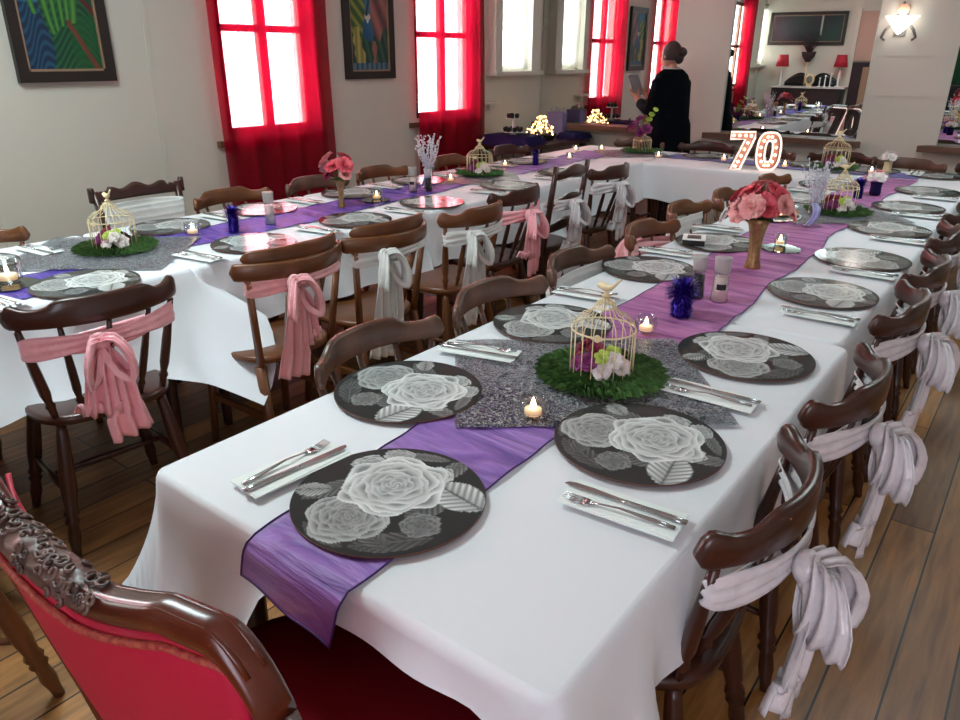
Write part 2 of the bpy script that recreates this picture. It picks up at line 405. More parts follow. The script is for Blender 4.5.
def flam(u, v):
    w = .06*sin(9*v+3*u)+.03*sin(23*u)
    c = mixc(lin(20,66,116), lin(40,116,150), v+.25*sin(8*u+5*v))
    if u+w > .6: c = mixc(lin(96,64,70), lin(168,110,98), .5+.5*sin(14*v+18*u))
    if v < .42+w: c = mixc(lin(16,56,52), lin(54,96,70), .5+.5*sin(36*u+17*v))
    if u < .36+w and .36 < v < .85: c = mixc(lin(40,92,48), lin(150,152,62), (.5+.5*sin(40*v+26*u))**2)
    if v < .5 and abs(u-.22-.04*sin(12*v)) < .15*(1-v)+.02*sin(40*v): c = mixc(lin(190,170,96), lin(120,130,60), .5+.5*sin(50*u))
    if .1 < v < .34 and abs(u-.62) < .05+.02*sin(30*v): c = lin(150,96,80)
    if v < .1: c = mixc(lin(90,128,150), lin(40,70,90), .5+.5*sin(50*u))
    if hypot((u-.47)*1.3, (v-.60)*2.0) < .085*(1+.3*sin(3*atan2(v-.6,u-.47))): c = lin(212,206,186)
    if abs(u-.47-.05*sin(9*v)) < .02 and .62 < v < .97: c = lin(34,34,50)
    return tuple(q*.85 for q in c)
def dark(u, v):
    c = mixc(lin(16,30,34), lin(18,62,56), .5+.5*sin(7*u+3*v))
    if u > .5: c = mixc(c, lin(62,26,46), (u-.5)*2)
    if abs(u-.3) < .012 and v > .25: c = lin(170,180,170)
    return c
def picture(y0, y1, z0, z1, fn, label, xw=XW, fw=.055):
    W = y1-y0; H = z1-z0; t = thing('framed_painting', label, 'painting', (xw+.003, (y0+y1)/2, z0), 0)
    f = B().box(0,.035,-W/2,-W/2+fw,0,H).box(0,.035,W/2-fw,W/2,0,H).box(0,.035,-W/2+fw,W/2-fw,0,fw).box(0,.035,-W/2+fw,W/2-fw,H-fw,H); f.build('frame','frame',t)
    g = .012; a = W/2-fw
    B().box(0,.028,-a,-a+g,fw,H-fw).box(0,.028,a-g,a,fw,H-fw).box(0,.028,-a,a,fw,fw+g).box(0,.028,-a,a,H-fw-g,H-fw).build('slip','slip',t)
    colored_grid('canvas', lambda u,v: (.018, (u-.5)*(W-2*fw), fw+v*(H-2*fw)), fn, 90, 110, 'art', t)
    return t
picture(1.84, 2.37, 1.345, 2.08, jungle, 'painting of green leaves, orange flower and blue water in a black frame')
picture(4.19, 4.72, 1.315, 2.06, flam, 'painting of a white wading bird by reeds in a black frame')
p3 = picture(0, 1.36, 1.69, 2.26, dark, 'wide dark painting seen in the mirror above the sideboard', 0)
p3.location = (-3.71, YB+.003, 1.69); p3.rotation_euler = (0,0,pi/2)

# ------------------------------------------------------------------ tables and cloths
TZ = .744
def table(x0, x1, y0, y1, label, leglab=None):
    cx, cy = (x0+x1)/2, (y0+y1)/2; t = thing('dining_table', label, 'table', (cx, cy, 0), 0, 'tables under white cloths')
    a, b = (x1-x0)/2-.012, (y1-y0)/2-.012
    B().box(-a,a,-b,b,.71,.736).build('tabletop','tablew',t)
    B().box(-a+.07,a-.07,-b+.07,b-.07,.655,.71).build('apron','tablew',t)
    for sx in (-1,1):
        for sy in (-1,1):
            B().tube([(sx*(a-.1), sy*(b-.1), z) for z in (0,.05,.3,.6,.70)], [.018,.02,.026,.03,.034], 10).build('leg','dark',t)
    return t
def cloth(x0, x1, y0, y1, drops, corners, label, seed=0, flare=.12, fold=.016, nearfn=None, cf=.13):
    """drops: left,right,near,far ; corners: extra drop at (ln, rn, rf, lf)"""
    r = random.Random(seed); P = []
    rc = .03; L, R, Nn, F = drops; cx, cy = (x0+x1)/2, (y0+y1)/2
    def seg(a, b, n, nrm, d0, d1, c0, c1, w):
        ln = (Vector(b)-Vector(a)).length
        for i in range(n):
            t = i/n; p = Vector(a).lerp(Vector(b), t)
            s0, s1 = t*ln, (1-t)*ln
            D = d0 + c0*max(0,1-s0/w)**1.3 + c1*max(0,1-s1/w)**1.3
            P.append((p, Vector(nrm), D, max(max(0,1-s0/w)*(c0>0), max(0,1-s1/w)*(c1>0))))
    def cor(c, a0, d0, d1, ce, far=False):
        for i in range(9):
            t = i/9; a = a0+t*pi/2; P.append((Vector((c[0]+rc*cos(a), c[1]+rc*sin(a))), Vector((cos(a), sin(a))), d0*(1-t)+d1*t+ce*((1-t) if far else 1), 1.0*(ce>0)*((1-t) if far else 1)))
    cl, cr, crf, clf = corners; w = .28
    n1 = max(12, int((x1-x0)/.025)); n2 = max(12, int((y1-y0)/.025))
    seg((x0+rc,y0),(x1-rc,y0),n1,(0,-1),Nn,Nn,cl,cr,w); cor((x1-rc,y0+rc),-pi/2,Nn,R,cr)
    seg((x1,y0+rc),(x1,y1-rc),n2,(1,0),R,R,cr,crf,w); cor((x1-rc,y1-rc),0,R,F,crf,True)
    seg((x1-rc,y1),(x0+rc,y1),n1,(0,1),F,F,0,clf,w); cor((x0+rc,y1-rc),pi/2,F,L,clf)
    seg((x0,y1-rc),(x0,y0+rc),n2,(-1,0),L,L,clf,cl,w); cor((x0+rc,y0+rc),pi,L,Nn,cl)
    if nearfn: P = [(p, nr, (nearfn(p.x)[0] if nr.y < -.5 else D), (nearfn(p.x)[1] if nr.y < -.5 else c)) for (p, nr, D, c) in P]
    n = len(P); ph = [r.uniform(0,6.28) for _ in range(5)]; vs = []; K = 12
    # top with a softly rounded shoulder
    for (ins, dz) in ((.0, 0),):
        pass
    base = len(vs); per = 0; ss = [0]
    for i in range(1, n): per += (P[i][0]-P[i-1][0]).length; ss.append(per)
    rings = []
    for k in range(K+1):
        ring = []
        for i, (p, nr, D, ck) in enumerate(P):
            if k == 0: off, z = -.012, 0.0
            elif k == 1: off, z = -.003, -.0035
            elif k == 2: off, z = .002, -.013
            else:
                t = (k-2)/(K-2); z = -.013-t*(D-.013) if D > .02 else -.013-t*.004
                s = ss[i]; f = fold*(sin(s*19+ph[0])+.6*sin(s*31+ph[1])+.5*sin(s*9+ph[2]))
                f += ck*.05*cos((s)*26+ph[3])
                amt = min(1, D/.2)
                off = .004+t*amt*(flare*.35+ck*max(flare,cf)*.5+f)*(.4+.6*t)
                if t > .95: z += .008*sin(s*14+ph[4])*amt
            q = p+nr*off; ring.append((q.x-cx, q.y-cy, TZ+z))
        rings.append(ring)
    b = B(); vs = [v for ring in rings for v in ring]
    fs = [tuple(range(n))]
    for k in range(K):
        for i in range(n): fs.append((k*n+i, (k+1)*n+i, (k+1)*n+(i+1) % n, k*n+(i+1) % n))
    b.add(vs, fs); b.sm[0] = False
    o = b.build('tablecloth', 'cloth'); o.location = (cx, cy, 0)
    return tag(o, label, 'tablecloth', 'white tablecloths')
# main table (right): three tables in a line, then the head table across the far end
T1 = (-1.262, -.335)
table(*T1, .60, 2.15, 'dining table nearest the camera under a white cloth')
table(T1[0],-.36, 2.16, 3.75, 'dining table in the middle of the right row under white cloth')
table(T1[0],-.38, 3.76, 5.33, 'dining table in the right row next to the head table')
cloth(*T1, .60, 2.15, (.40,.24,.10,.01), (.001,.16,0,0), 'white tablecloth nearest the camera hanging over the table end', 1, .04, .008, lambda x: (.07+.20/(1+exp((x+.93)*50))+.28/(1+exp((x+1.03)*60))+.30/(1+exp(-(x+.37)*50)), .85/(1+exp((x+1.08)*25))+.15+.3/(1+exp(-(x+.40)*50))), .34)
cloth(T1[0],-.36, 2.16, 3.75, (.25,.26,.01,.01), (0,.0,0,0), 'white tablecloth in the middle of the right row', 2, .04, .007)
cloth(T1[0],-.38, 3.76, 5.33, (.25,.26,.01,.01), (0,0,0,0), 'white tablecloth of the right row beside the head table', 3, .04, .007)
table(-2.54, .5, 5.34, 6.1, 'long head table under the lit number 70')
cloth(-2.54, .5, 5.34, 6.1, (.01,.3,.27,.25), (.0,.0,0,0), 'white tablecloth of the head table under the number 70', 4, .05, .006)
T2 = (-3.40, -2.50)
for i, (a, b, ns, d) in enumerate(((.2,1.50,'first','nearest the camera'),(1.51,2.76,'second','under the candle and gold flower vase'),(2.77,4.05,'third','under the second birdcage'),(4.06,6.1,'last','running to the far mirror'))):
    table(*T2, a, b, 'dining table of the left row, '+ns+', '+d)
    cloth(*T2, a, b, (.25,.30-.03*(i > 0),.2 if i == 0 else .01,.01), (0,0,[.15,.13,.13,.0][i],0), 'white tablecloth of the left row, '+ns+', '+d, 10+i, .40 if i == 0 else .12, .022 if i == 0 else .013)

# ------------------------------------------------------------------ chairs
def arc_rail(zb, zt_fn, hw=.24, y_end=-.17, y_mid=-.28, th=.026, lean=.0, n=48, tip=.9):
    """curved top rail, cross-section rounded; zt_fn(s) top height"""
    sag = y_end-y_mid; R = (hw*hw+sag*sag)/(2*sag); am = math.asin(hw/R)
    b = B(); vs = []; m = 10
    for i in range(n+1):
        s = -1+2*i/n; a = s*am; px, py = R*sin(a), y_mid+R-R*cos(a); nx, ny = sin(a), -cos(a)
        zt, zl = zt_fn(s), zb
        e = max(0, (abs(s)-tip)/(1-tip)); sh = sqrt(max(1-e*e, .02)); mid = (zt+zl)/2; hh = (zt-zl)/2*sh; ht = th/2*(1-.5*e*e)
        for j in range(m):
            q = 2*pi*j/m; cx_, cz_ = cos(q), sin(q)
            sx = math.copysign(abs(cx_)**.5, cx_)*ht; sz = math.copysign(abs(cz_)**.45, cz_)*hh
            lo = lean*(mid+sz-zb)
            vs.append((px+nx*(sx+lo), py+ny*(sx+lo), mid+sz))
    fs = [(i*m+j, (i+1)*m+j, (i+1)*m+(j+1) % m, i*m+(j+1) % m) for i in range(n) for j in range(m)]
    fs += [tuple(range(m)), tuple(range(n*m+m-1, n*m-1, -1))]
    return b.add(vs, fs)
def camel(s):
    s = abs(s); base = .806
    up = .026*(1/(1+exp((s-.52)*26)))
    end = .014*exp(-((s-.9)/.1)**2)
    return base+up+end
def arc_pt(s, hw, y_end, y_mid):
    sag = y_end-y_mid; R = (hw*hw+sag*sag)/(2*sag); a = s*math.asin(hw/R); return R*sin(a), y_mid+R-R*cos(a)
def seat_mesh(w=.21, d=.2, z0=.42, z1=.455):
    b = B(); prof = [(.90,z0),(.99,z0+.008),(1,z1-.014),(.985,z1-.004),(.94,z1),(.5,z1-.006),(.001,z1-.008)]
    vs = []; n = 40
    for (k, z) in prof:
        for j in range(n):
            a = 2*pi*j/n; c, s = cos(a), sin(a)
            x = math.copysign(abs(c)**.6, c)*w*k*(1.0+.06*s); y = math.copysign(abs(s)**.6, s)*d*k
            vs.append((x, y, z))
    fs = [(i*n+j, i*n+(j+1) % n, (i+1)*n+(j+1) % n, (i+1)*n+j) for i in range(len(prof)-1) for j in range(n)]
    fs.append(tuple(range(n-1,-1,-1)))
    return b.add(vs, fs)
def turned(b, p, q, r=.017, n=10):
    p, q = Vector(p), Vector(q); prof = [(0,.8),(.06,.95),(.3,1.25),(.5,1.3),(.62,1.0),(.66,1.35),(.69,.85),(.72,1.3),(.75,.9),(.85,1.1),(.93,.8),(1,.75)]
    b.tube([p.lerp(q, t) for t, _ in prof], [r*k for _, k in prof], n); return b
def windsor(m, name='windsor_chair', dz=0):
    t = thing(name, 'x', 'chair')
    seat_mesh().build('seat', m, t)
    for sx in (-1,1):
        for sy in (-1,1):
            turned(B(), (sx*.15, sy*.14-.0, .42), (sx*.205, sy*.205, 0), .018).build('leg', m, t)
        B().tube([(sx*.178,.17,.2),(sx*.178,0,.2),(sx*.178,-.17,.2)], [.008,.013,.008]).build('stretcher', m, t)
    B().tube([(-.178,0,.2),(0,0,.2),(.178,0,.2)], [.008,.013,.008]).build('stretcher', m, t)
    for s in (-.86,-.46,0,.46,.86):
        x1, y1 = arc_pt(s, .24, -.17, -.28); big = abs(s) > .8
        x0, y0 = (s*.185, -.165+.02*abs(s))
        pr = [(0,.9),(.12,1.1),(.16,1.5),(.2,1),(.3,1.5),(.55,1.45),(.75,1.15),(1,.9)]
        r = .0105 if big else .0085
        B().tube([(x0+(x1-x0)*q, y0+(y1-y0)*q, .445+(.305+dz)*q) for q, _ in pr], [r*k for _, k in pr], 8).build('spindle', m, t)
    arc_rail(.752+dz, lambda s: camel(s)+dz).build('top_rail', m, t)
    return t
def splat_chair(m):
    t = thing('bentwood_chair', 'x', 'chair')
    seat_mesh(.205,.2).build('seat', m, t)
    for sx in (-1,1):
        B().tube([(sx*.17,.16,.42),(sx*.185,.19,0)], [.02,.015]).build('leg', m, t)
        B().tube([(sx*.17,-.16,.42),(sx*.185,-.22,0)], [.022,.016]).build('leg', m, t)
        B().box(-.009,.009,-.17,.17,.2,.225,Matrix.Translation((sx*.176,0,0))).build('stretcher', m, t)
        x1, y1 = arc_pt(sx*.8, .25, -.16, -.28)
        B().tube([(sx*.17,-.165,.42),(x1,y1,.79)], [.019,.017], 6, flat=.7).build('back_post', m, t)
    for s in (-.28,.28):
        x1, y1 = arc_pt(s, .25, -.16, -.28)
        B().tube([(s*.2,-.175,.44),(x1,y1,.79)], [.02,.02], 6, flat=.35).build('splat', m, t)
    arc_rail(.766, lambda s: .828, .25, -.16, -.285, .026, tip=.93).build('lower_rail', m, t)
    arc_rail(.812, lambda s: .880-.012*abs(s), .215, -.18, -.268, .022, tip=.8).build('upper_rail', m, t)
    return t
def ladder_chair(m):
    t = thing('ladder_back_chair', 'x', 'chair')
    seat_mesh(.21,.2).build('seat', m, t)
    for sx in (-1,1):
        B().tube([(sx*.18,.17,.44),(sx*.18,.18,0)], [.02,.015]).build('leg', m, t)
        B().tube([(sx*.185,-.21,0),(sx*.185,-.19,.44),(sx*.19,-.235,.75),(sx*.19,-.26,.93)], [.016,.019,.018,.015]).build('back_post', m, t)
        B().tube([(sx*.18,.17,.2),(sx*.18,-.2,.2)], .011).build('stretcher', m, t)
    B().tube([(-.18,.17,.26),(.18,.17,.26)], .011).build('stretcher', m, t)
    for z in (.56,.70,.86):
        y_ = -.2-.17*(z-.45)*.75
        b = B(); b.grid(lambda u, v: ((u-.5)*.37, y_-.028*cos((u-.5)*pi), z+v*.05+.016*cos((u-.5)*2*pi*1.0)*(.4+.6*v)), 20, 4); b.build('slat', m, t, solid=.014)
    return t
def carved_chair(m):
    t = thing('carved_chair', 'x', 'chair')
    seat_mesh(.22,.21,.40,.46).build('seat', 'redseat', t)
    for sx in (-1,1):
        turned(B(), (sx*.18,.17,.42), (sx*.19,.18,0), .02).build('leg', m, t)
        B().tube([(sx*.19,-.25,0),(sx*.18,-.2,.42),(sx*.205,-.24,.72),(sx*.22,-.26,.88)], [.016,.02,.019,.018], 6).build('back_post', m, t)
    pts = []
    for i in range(61):
        s = -1+2*i/60; a = abs(s); z = .872+.022*exp(-((a-.55)/.16)**2)+.03*exp(-(a/.2)**2)+(.028 if a > .93 else 0)-.012*(.6 < a < .72)
        pts.append((s*.245, z))
    b = B(); b.grid(lambda u, v: (pts[int(u*60+.5)][0], -.255-.02*cos((u-.5)*pi), .83+(pts[int(u*60+.5)][1]-.83)*v), 61, 5); b.build('crest_rail', m, t, solid=.026)
    b = B(); b.grid(lambda u, v: ((u-.5)*.39, -.235-.015*cos((u-.5)*pi), .62+v*.035), 16, 3); b.build('lower_rail', m, t, solid=.018)
    return t
ch_dark = windsor('dark'); ch_mid = windsor('mid', dz=-.01); ch_grey = windsor('grey', dz=-.012)
ch_bent = splat_chair('mid'); ch_lad = ladder_chair('dark'); ch_carv = carved_chair('dark')

# sashes: band round the back, knot, loops and tails, in the chair's own frame
def ribbon(b, pts, widths, wdir, fold=.012, k=5, nu=26, nrm=None, seed=0):
    r = random.Random(seed); ph = r.uniform(0,6); ph2 = r.uniform(0,6)
    P = [Vector(p) for p in pts]; n = len(P); wd = Vector(wdir).normalized()
    def ip(t):
        x = t*(n-1); i = min(int(x), n-2); f = x-i
        p0, p1, p2, p3 = P[max(i-1,0)], P[i], P[i+1], P[min(i+2,n-1)]
        return .5*((2*p1)+(p2-p0)*f+(2*p0-5*p1+4*p2-p3)*f*f+(3*p1-p0-3*p2+p3)*f**3)
    def iw(t):
        x = t*(n-1); i = min(int(x), n-2); f = x-i; return widths[i]*(1-f)+widths[i+1]*f
    def fn(u, v):
        p = ip(v); w = iw(v); q = Vector(ip(min(v+.02,1))-ip(max(v-.02,0)))
        nn = q.cross(wd); nn = nn.normalized() if nn.length > 1e-6 else Vector((0,-1,0))
        a = fold*(w/.1)*0+fold*sin(u*k*pi*2+ph+v*1.5)+fold*.5*sin(u*k*4.4+ph2-v*3)
        return p+wd*((u-.5)*w)+nn*a
    b.grid(fn, nu, 16); return b
def sash(m, name='chair_sash', kx=.06, tail=(.24,.14), loops=1, big=1.0, zb=.70, y_end=-.17, y_mid=-.28, hw=.24, bh=.055):
    t = thing(name, 'x', 'sash'); b = B()
    def band(u, v):
        # closed loop round the spindles
        a = u*2*pi; s = cos(a)*.93; side = sin(a); x, y = arc_pt(s, hw*.93, y_end-.01, y_mid+.008)
        bulge = -.018*math.copysign(abs(side)**.4, side)
        z = zb+(v-.5)*bh*(1+.25*sin(a*3))+.012*sin(a+1)
        return (x*1.03, y+bulge+.004*sin(v*16+a*2), z)
    b.grid(band, 72, 10, cu=True); b.build('band', m, t, solid=.002)
    kx_, ky = arc_pt(kx/.24, hw, y_end, y_mid); ky -= .022; K = Vector((kx_, ky, zb))
    B().ball(K+V(0,-.012,0), .028, 12, 8, 1, .8, 1.15).build('knot', m, t)
    for i, sx in enumerate((-1, 1)):
        if loops:
            L = B(); g = big
            ribbon(L, [K+V(0,-.012,.006), K+V(sx*.035*g,-.05,.02), K+V(sx*.075*g,-.07,-.05*g), K+V(sx*.075*g,-.06,-.13*g), K+V(sx*.03*g,-.035,-.10*g), K+V(sx*.0,-.02,-.01)],
                   [.03,.07*g,.10*g,.11*g,.08*g,.03], (.35,.9,.15), .008, 3, 22, seed=i)
            L.build('bow_loop', m, t, solid=.002)
        T_ = B(); z1 = tail[i]
        dx = sx*.02
        ribbon(T_, [K+V(0,-.018,-.01), K+V(dx*1.2,-.035,-.07), K+V(dx*1.7,-.03,-.2), K+V(dx*1.6,-.025,-(zb-z1)*.6-.05), (K.x+dx*2.2, K.y-.02, z1)],
               [.035,.07,.10,.12,.13], (1,.12*sx,.12*sx), .012, 3, 30, seed=4+i)
        T_.build('tail', m, t, solid=.002)
    return t
sa_w = sash('satw', kx=-.06, tail=(.46,.40), big=.8, bh=.055, zb=.71)
sa_c = sash('satc', kx=-.12, tail=(.31,.35), big=.8)
sa_p = sash('satp', kx=-.04, tail=(.50,.40), big=.75)
sa_pf = sash('satpf', kx=-.08, tail=(.38,.48), big=.75)
# narrow tied strip inside only
def band_only(m, zb=.70, bh=.11, hw=.24):
    t = thing('chair_sash', 'x', 'sash'); b = B()
    def band(u, v):
        a = u*2*pi; s = cos(a)*.9; side = sin(a); x, y = arc_pt(s, hw*.93, -.20, -.255)
        return (x*1.02, y-.02*math.copysign(abs(side)**.4, side)+.003*sin(v*20), zb+(v-.5)*bh+.01*sin(a))
    b.grid(band, 60, 10, cu=True); b.build('band', m, t, solid=.002)
    return t
sa_b = band_only('satc')

W_, E_, S_ = pi/2, -pi/2, pi      # facing -X, +X, -Y
ORD = ['first','second','third','fourth','fifth','sixth','seventh','eighth']
G1R = 'dark wooden chairs along the right side of the right table row'
G1L = 'wooden chairs along the left side of the right table row'
G2N = 'wooden chairs on the aisle side of the left table row'
G2F = 'wooden chairs on the wall side of the left table row'
G3 = 'wooden chairs behind the head table'
GS = 'ribbon sashes tied round chair backs'
for i, (yy, xc, rr) in enumerate([(1.185,-.48,.03),(1.78,-.475,-.02),(2.48,-.49,.03),(3.02,-.50,0),(3.66,-.52,.04),(4.30,-.53,-.03),(4.88,-.53,.02)]):
    place(ch_dark, (xc,yy,0), W_+rr, 'dark curved-back wooden chair, %s from the camera on the right side' % ORD[i], G1R)
    place(sa_w, (xc,yy,0), W_+rr, 'silvery white satin sash on the %s chair of the right side' % ORD[i], GS)
for i, (yy, xc, rr, ch) in enumerate([(1.29,-1.11,.03,'grey'),(1.82,-1.11,-.02,'grey'),(2.36,-1.12,.04,'grey'),(2.99,-1.13,.0,'mid'),(3.55,-1.19,.02,'mid'),(4.06,-1.16,.06,'mid'),(4.75,-1.14,0,'mid')]):
    place({'grey':ch_grey,'mid':ch_mid}[ch], (xc,yy,0), E_+rr, 'brown curved-back chair, %s from camera, tucked between the two table rows' % ORD[i], G1L)
    if i in (2,4): place(sa_b, (xc,yy,0), E_+rr, 'white sash band on the %s chair between the table rows' % ORD[i], GS)
    if i in (3,): place(sa_pf, (xc,yy,0), E_+rr, 'pink sash on the %s chair between the table rows' % ORD[i], GS)
c = place(ch_dark, (-2.375,1.0,0), W_-.13, 'dark spindle-back chair with large pink bow, left front of the room', G2N); c.scale = (1.03,1,1.03)
c = place(sa_p, (-2.375,1.0,0), W_-.13, 'bright pink satin sash with long tail on the left front chair', GS); c.scale = (1.03,1,1.03)
place(ch_bent, (-2.33,1.68,0), W_, 'brown chair with double top rail and pink sash, behind the front one', G2N)
c = place(sa_pf, (-2.33,1.68,0), W_, 'pale pink sash on the brown double-rail chair of the left row', GS); c.scale = (1,1,1.07)
place(ch_bent, (-2.33,2.18,0), W_+.02, 'brown chair with double top rail and white bow, third in left row', G2N)
c = place(sa_c, (-2.33,2.18,0), W_+.02, 'white organza sash on the third chair of the left row', GS); c.scale = (1,1,1.07)
c = place(ch_mid, (-2.30,2.72,0), W_-.03, 'brown spindle-back chair with white bow, fourth in the left row', G2N); c.scale = (.94,1,1.045)
c = place(sa_c, (-2.30,2.72,0), W_-.03, 'white organza sash on the fourth chair of the left row', GS); c.scale = (.94,1,1.045)
c = place(ch_dark, (-2.40,3.2,0), W_+.02, 'dark spindle-back chair with pink sash, fifth in the left row', G2N); c.scale = (.94,1,1.045)
c = place(sa_p, (-2.40,3.2,0), W_+.02, 'pink satin sash on the fifth chair of the left row', GS); c.scale = (.94,1,1.045)
place(ch_lad, (-2.44,3.72,0), W_+.05, 'dark ladder-back chair with wavy slats and white bow in left row', G2N)
place(sa_w, (-2.44,3.72,0), W_+.05, 'white satin sash on the dark ladder-back chair', GS)
c = place(ch_dark, (-2.42,4.28,0), W_-.05, 'dark chair with white bow between the ladder-back and head table', G2N); c.scale = (.94,1,1.045)
c = place(sa_w, (-2.42,4.28,0), W_-.05, 'white satin sash on the last chair before the head table', GS); c.scale = (.94,1,1.045)
place(ch_dark, (-2.32,.40,0), W_+.05, 'dark chair at the left edge of the photo in front of pink bow', G2N)
for i, (yy, ch) in enumerate([(1.08,'mid'),(1.93,'carv'),(2.36,'mid'),(2.95,'grey'),(3.5,'mid'),(4.25,'mid'),(4.95,'dark')]):
    place({'mid':ch_mid,'grey':ch_grey,'carv':ch_carv,'dark':ch_dark}[ch], (-3.27 if ch != 'carv' else -3.36, yy, 0), E_,
          ['brown chair back at the far left by the wall','dark carved crest chair with white band behind the left birdcage','brown curved chair below the first red curtain','dark glossy chair behind the small pink flower vase','brown chair back below the wading bird painting','brown chair back below the farther red curtain','dark chair back beside the buffet table'][i], G2F)
place(sa_b, (-3.36,1.93,.05), E_, 'wide white band round the carved crest chair by the wall', GS)
for i, x in enumerate((-2.95,-2.33,-1.86,-1.28,-.84,-.30)):
    place([ch_grey,ch_dark][i % 2], (x,5.985,0), S_+(.03 if i % 2 else -.02), ['wooden chair back left of the dark-coated woman','wooden chair back right of the dark-coated woman','wooden chair back behind the lit number 7','wooden chair back left of the far birdcage','wooden chair back under the white wall light','wooden chair back at the far right mirror'][i], G3)

# red upholstered armchair in the foreground (local: faces +y)
ac = thing('upholstered_armchair', 'mahogany chair with crimson upholstered back and carved crest, at the table end', 'chair', (-.715,.50,0), 0)
def crest_path(s):   # s -1..1 : x, y, z of the top rail
    a = abs(s); x = s*.31; y = -.28+.04*a*a
    z = 1.022+.034*min(1,max(0,(a-.25)/.4))**1.3-.07*max(0,(a-.82)/.18)**2; return x, y, z
b = B(); m_ = 14; n_ = 72; vs = []
for i in range(n_+1):
    s = -1+2*i/n_; x, y, z = crest_path(s)
    for j in range(m_):
        q = 2*pi*j/m_; vs.append((x, y+.0175*math.copysign(abs(cos(q))**.8, cos(q)), z+.017*math.copysign(abs(sin(q))**.8, sin(q))-.004))
b.add(vs, [(i*m_+j, (i+1)*m_+j, (i+1)*m_+(j+1) % m_, i*m_+(j+1) % m_) for i in range(n_) for j in range(m_)]+[tuple(range(m_)), tuple(range(n_*m_+m_-1, n_*m_-1, -1))])
b.build('top_rail', 'maho', ac)
b = B()
for dy, dz in ((-.010,.008),(.007,.010)):
    b.tube([(crest_path(-.95+1.9*i/60)[0], crest_path(-.95+1.9*i/60)[1]+dy, crest_path(-.95+1.9*i/60)[2]+dz) for i in range(61)], .003, 6)
b.build('rail_moulding', 'maho', ac)
b = B(); rr = random.Random(3)
def cb(u, v):
    x, y, z = crest_path(-.42+.82*u); a = pi*(v*1.0)
    k = 1-.35*abs(2*u-1)**4
    return (x, y-.022*cos(a)*k, z-.004+.020*sin(a)*k+.0015*sin(u*60)*sin(v*14))
b.grid(cb, 60, 16)
for i in range(60):
    s0 = -.40+.78*i/59; x, y, z = crest_path(s0); va = rr.uniform(.05,.8)*pi; r0 = rr.uniform(.005,.010); a0 = rr.uniform(0,6)
    cx_, cy_2, cz_ = x, y-.0225*cos(va), z-.004+.0205*sin(va); T1_ = Vector((1,0,0)); T2_ = Vector((0, sin(va), cos(va)))
    b.tube([Vector((cx_, cy_2, cz_))+T1_*(r0*(1-j/15)*cos(a0+j*.55))+T2_*(r0*(1-j/15)*sin(a0+j*.55)) for j in range(12)], [.0021]*11+[.001], 6)
b.build('carved_crest', 'carve', ac, label='carved dark scrollwork crest')
def wid(z):
    v = max(0, min(1, (z-.52)/.48)); return .165+.115*v*v*(3-2*v)
def rec(z): return -.285+.11*max(0, (1.0-z)/.5)
for sx in (-1,1):
    x, y, z = crest_path(sx)
    pts = [(x, y, z-.008)]+[(sx*(wid(zz)+.022), rec(zz)+.045*(zz-.5)/.6, zz) for zz in (.93,.85,.76,.66,.56,.46)]+[(sx*.2,-.22,.25),(sx*.22,-.30,0)]
    B().tube(pts, [.018,.019,.019,.019,.019,.02,.022,.022,.016], 10).build('back_post','maho',ac)
    turned(B(), (sx*.27,.2,.42), (sx*.28,.21,0), .022).build('leg','maho',ac)
for nm, yo, bul in (('outer_back', -.008, -.012), ('inner_back', .022, .035)):
    b = B()
    def fb(u, v, yo=yo, bul=bul):
        s = (u-.5)*2; zt = crest_path(s*.88)[2]-.018; zz = .5+(zt-.5)*v
        return (s*wid(zz)*(.9 if yo > 0 else 1), rec(zz)+yo+.045*s*s*v+bul*sin(v*pi)*cos(s*1.4), zz-(.03*v if yo > 0 else 0))
    b.grid(fb, 28, 22); b.build(nm, 'redv', ac, solid=.006)
b = B()
b.tube([(s*wid(1.0)*.99, rec(1.0)-.014+.045*s*s, crest_path(s*.88)[2]-.030) for s in [(-.97+1.94*i/60) for i in range(61)]], .0042, 6)
for sx in (-1,1): b.tube([(sx*(wid(z)-.004), rec(z)-.014+.045*(z-.5)/.6, z) for z in [.95-.45*i/30 for i in range(31)]], .004, 6)
b.build('braid_trim','braid',ac)
seat_mesh(.315,.262,.40,.475).build('seat','redseat',ac)
B().box(-.28,.28,-.22,.22,.36,.41).build('seat_frame','maho',ac)
# chair edge at lower left
place(ch_mid, (-1.70,.18,0), 2.3, 'brown wooden chair of which only a leg shows at the lower left', None)

# ------------------------------------------------------------------ placemats
def rose_val(x, y, cx, cy, R, seed, squash=1.0):
    dx, dy = (x-cx)/R, (y-cy)/(R*squash); rho = hypot(dx, dy); th = atan2(dy, dx)
    if rho > 1.15: return None
    out = None; nl = 9; r = random.Random(seed); prm = [(r.randint(3,6), r.uniform(0,6), r.randint(7,11), r.uniform(0,6)) for _ in range(nl)]
    for k in range(nl):
        b0 = 1-k/nl*.95; m1, p1, m2, p2 = prm[k]
        bd = b0*(1+.075*sin(m1*th+p1)+.03*sin(m2*th+p2))
        if rho < bd:
            t = (bd-rho)/(.95/nl*1.6); shade = .90-.045*k
            pet = .5+.5*sin(m1*th+p2)
            out = shade*(1-.66*min(1,t)**1.1)*(.80+.20*pet)
    if rho < .16: out = .25+.3*abs(sin(th*2+rho*30))
    return out
def leaf_val(x, y, cx, cy, L, W, ang, bright=.7):
    dx, dy = x-cx, y-cy; u = dx*cos(ang)+dy*sin(ang); v = -dx*sin(ang)+dy*cos(ang); t = u/L
    if abs(t) > 1: return None
    w = W*(1-t*t)**.8
    if abs(v) > w: return None
    vein = .5+.5*sin(26*(t*1.0+abs(v)/W*.5)); e = abs(v)/W
    if e < .06: return .12
    return bright*(.3+.7*vein*(.3+.7*e))
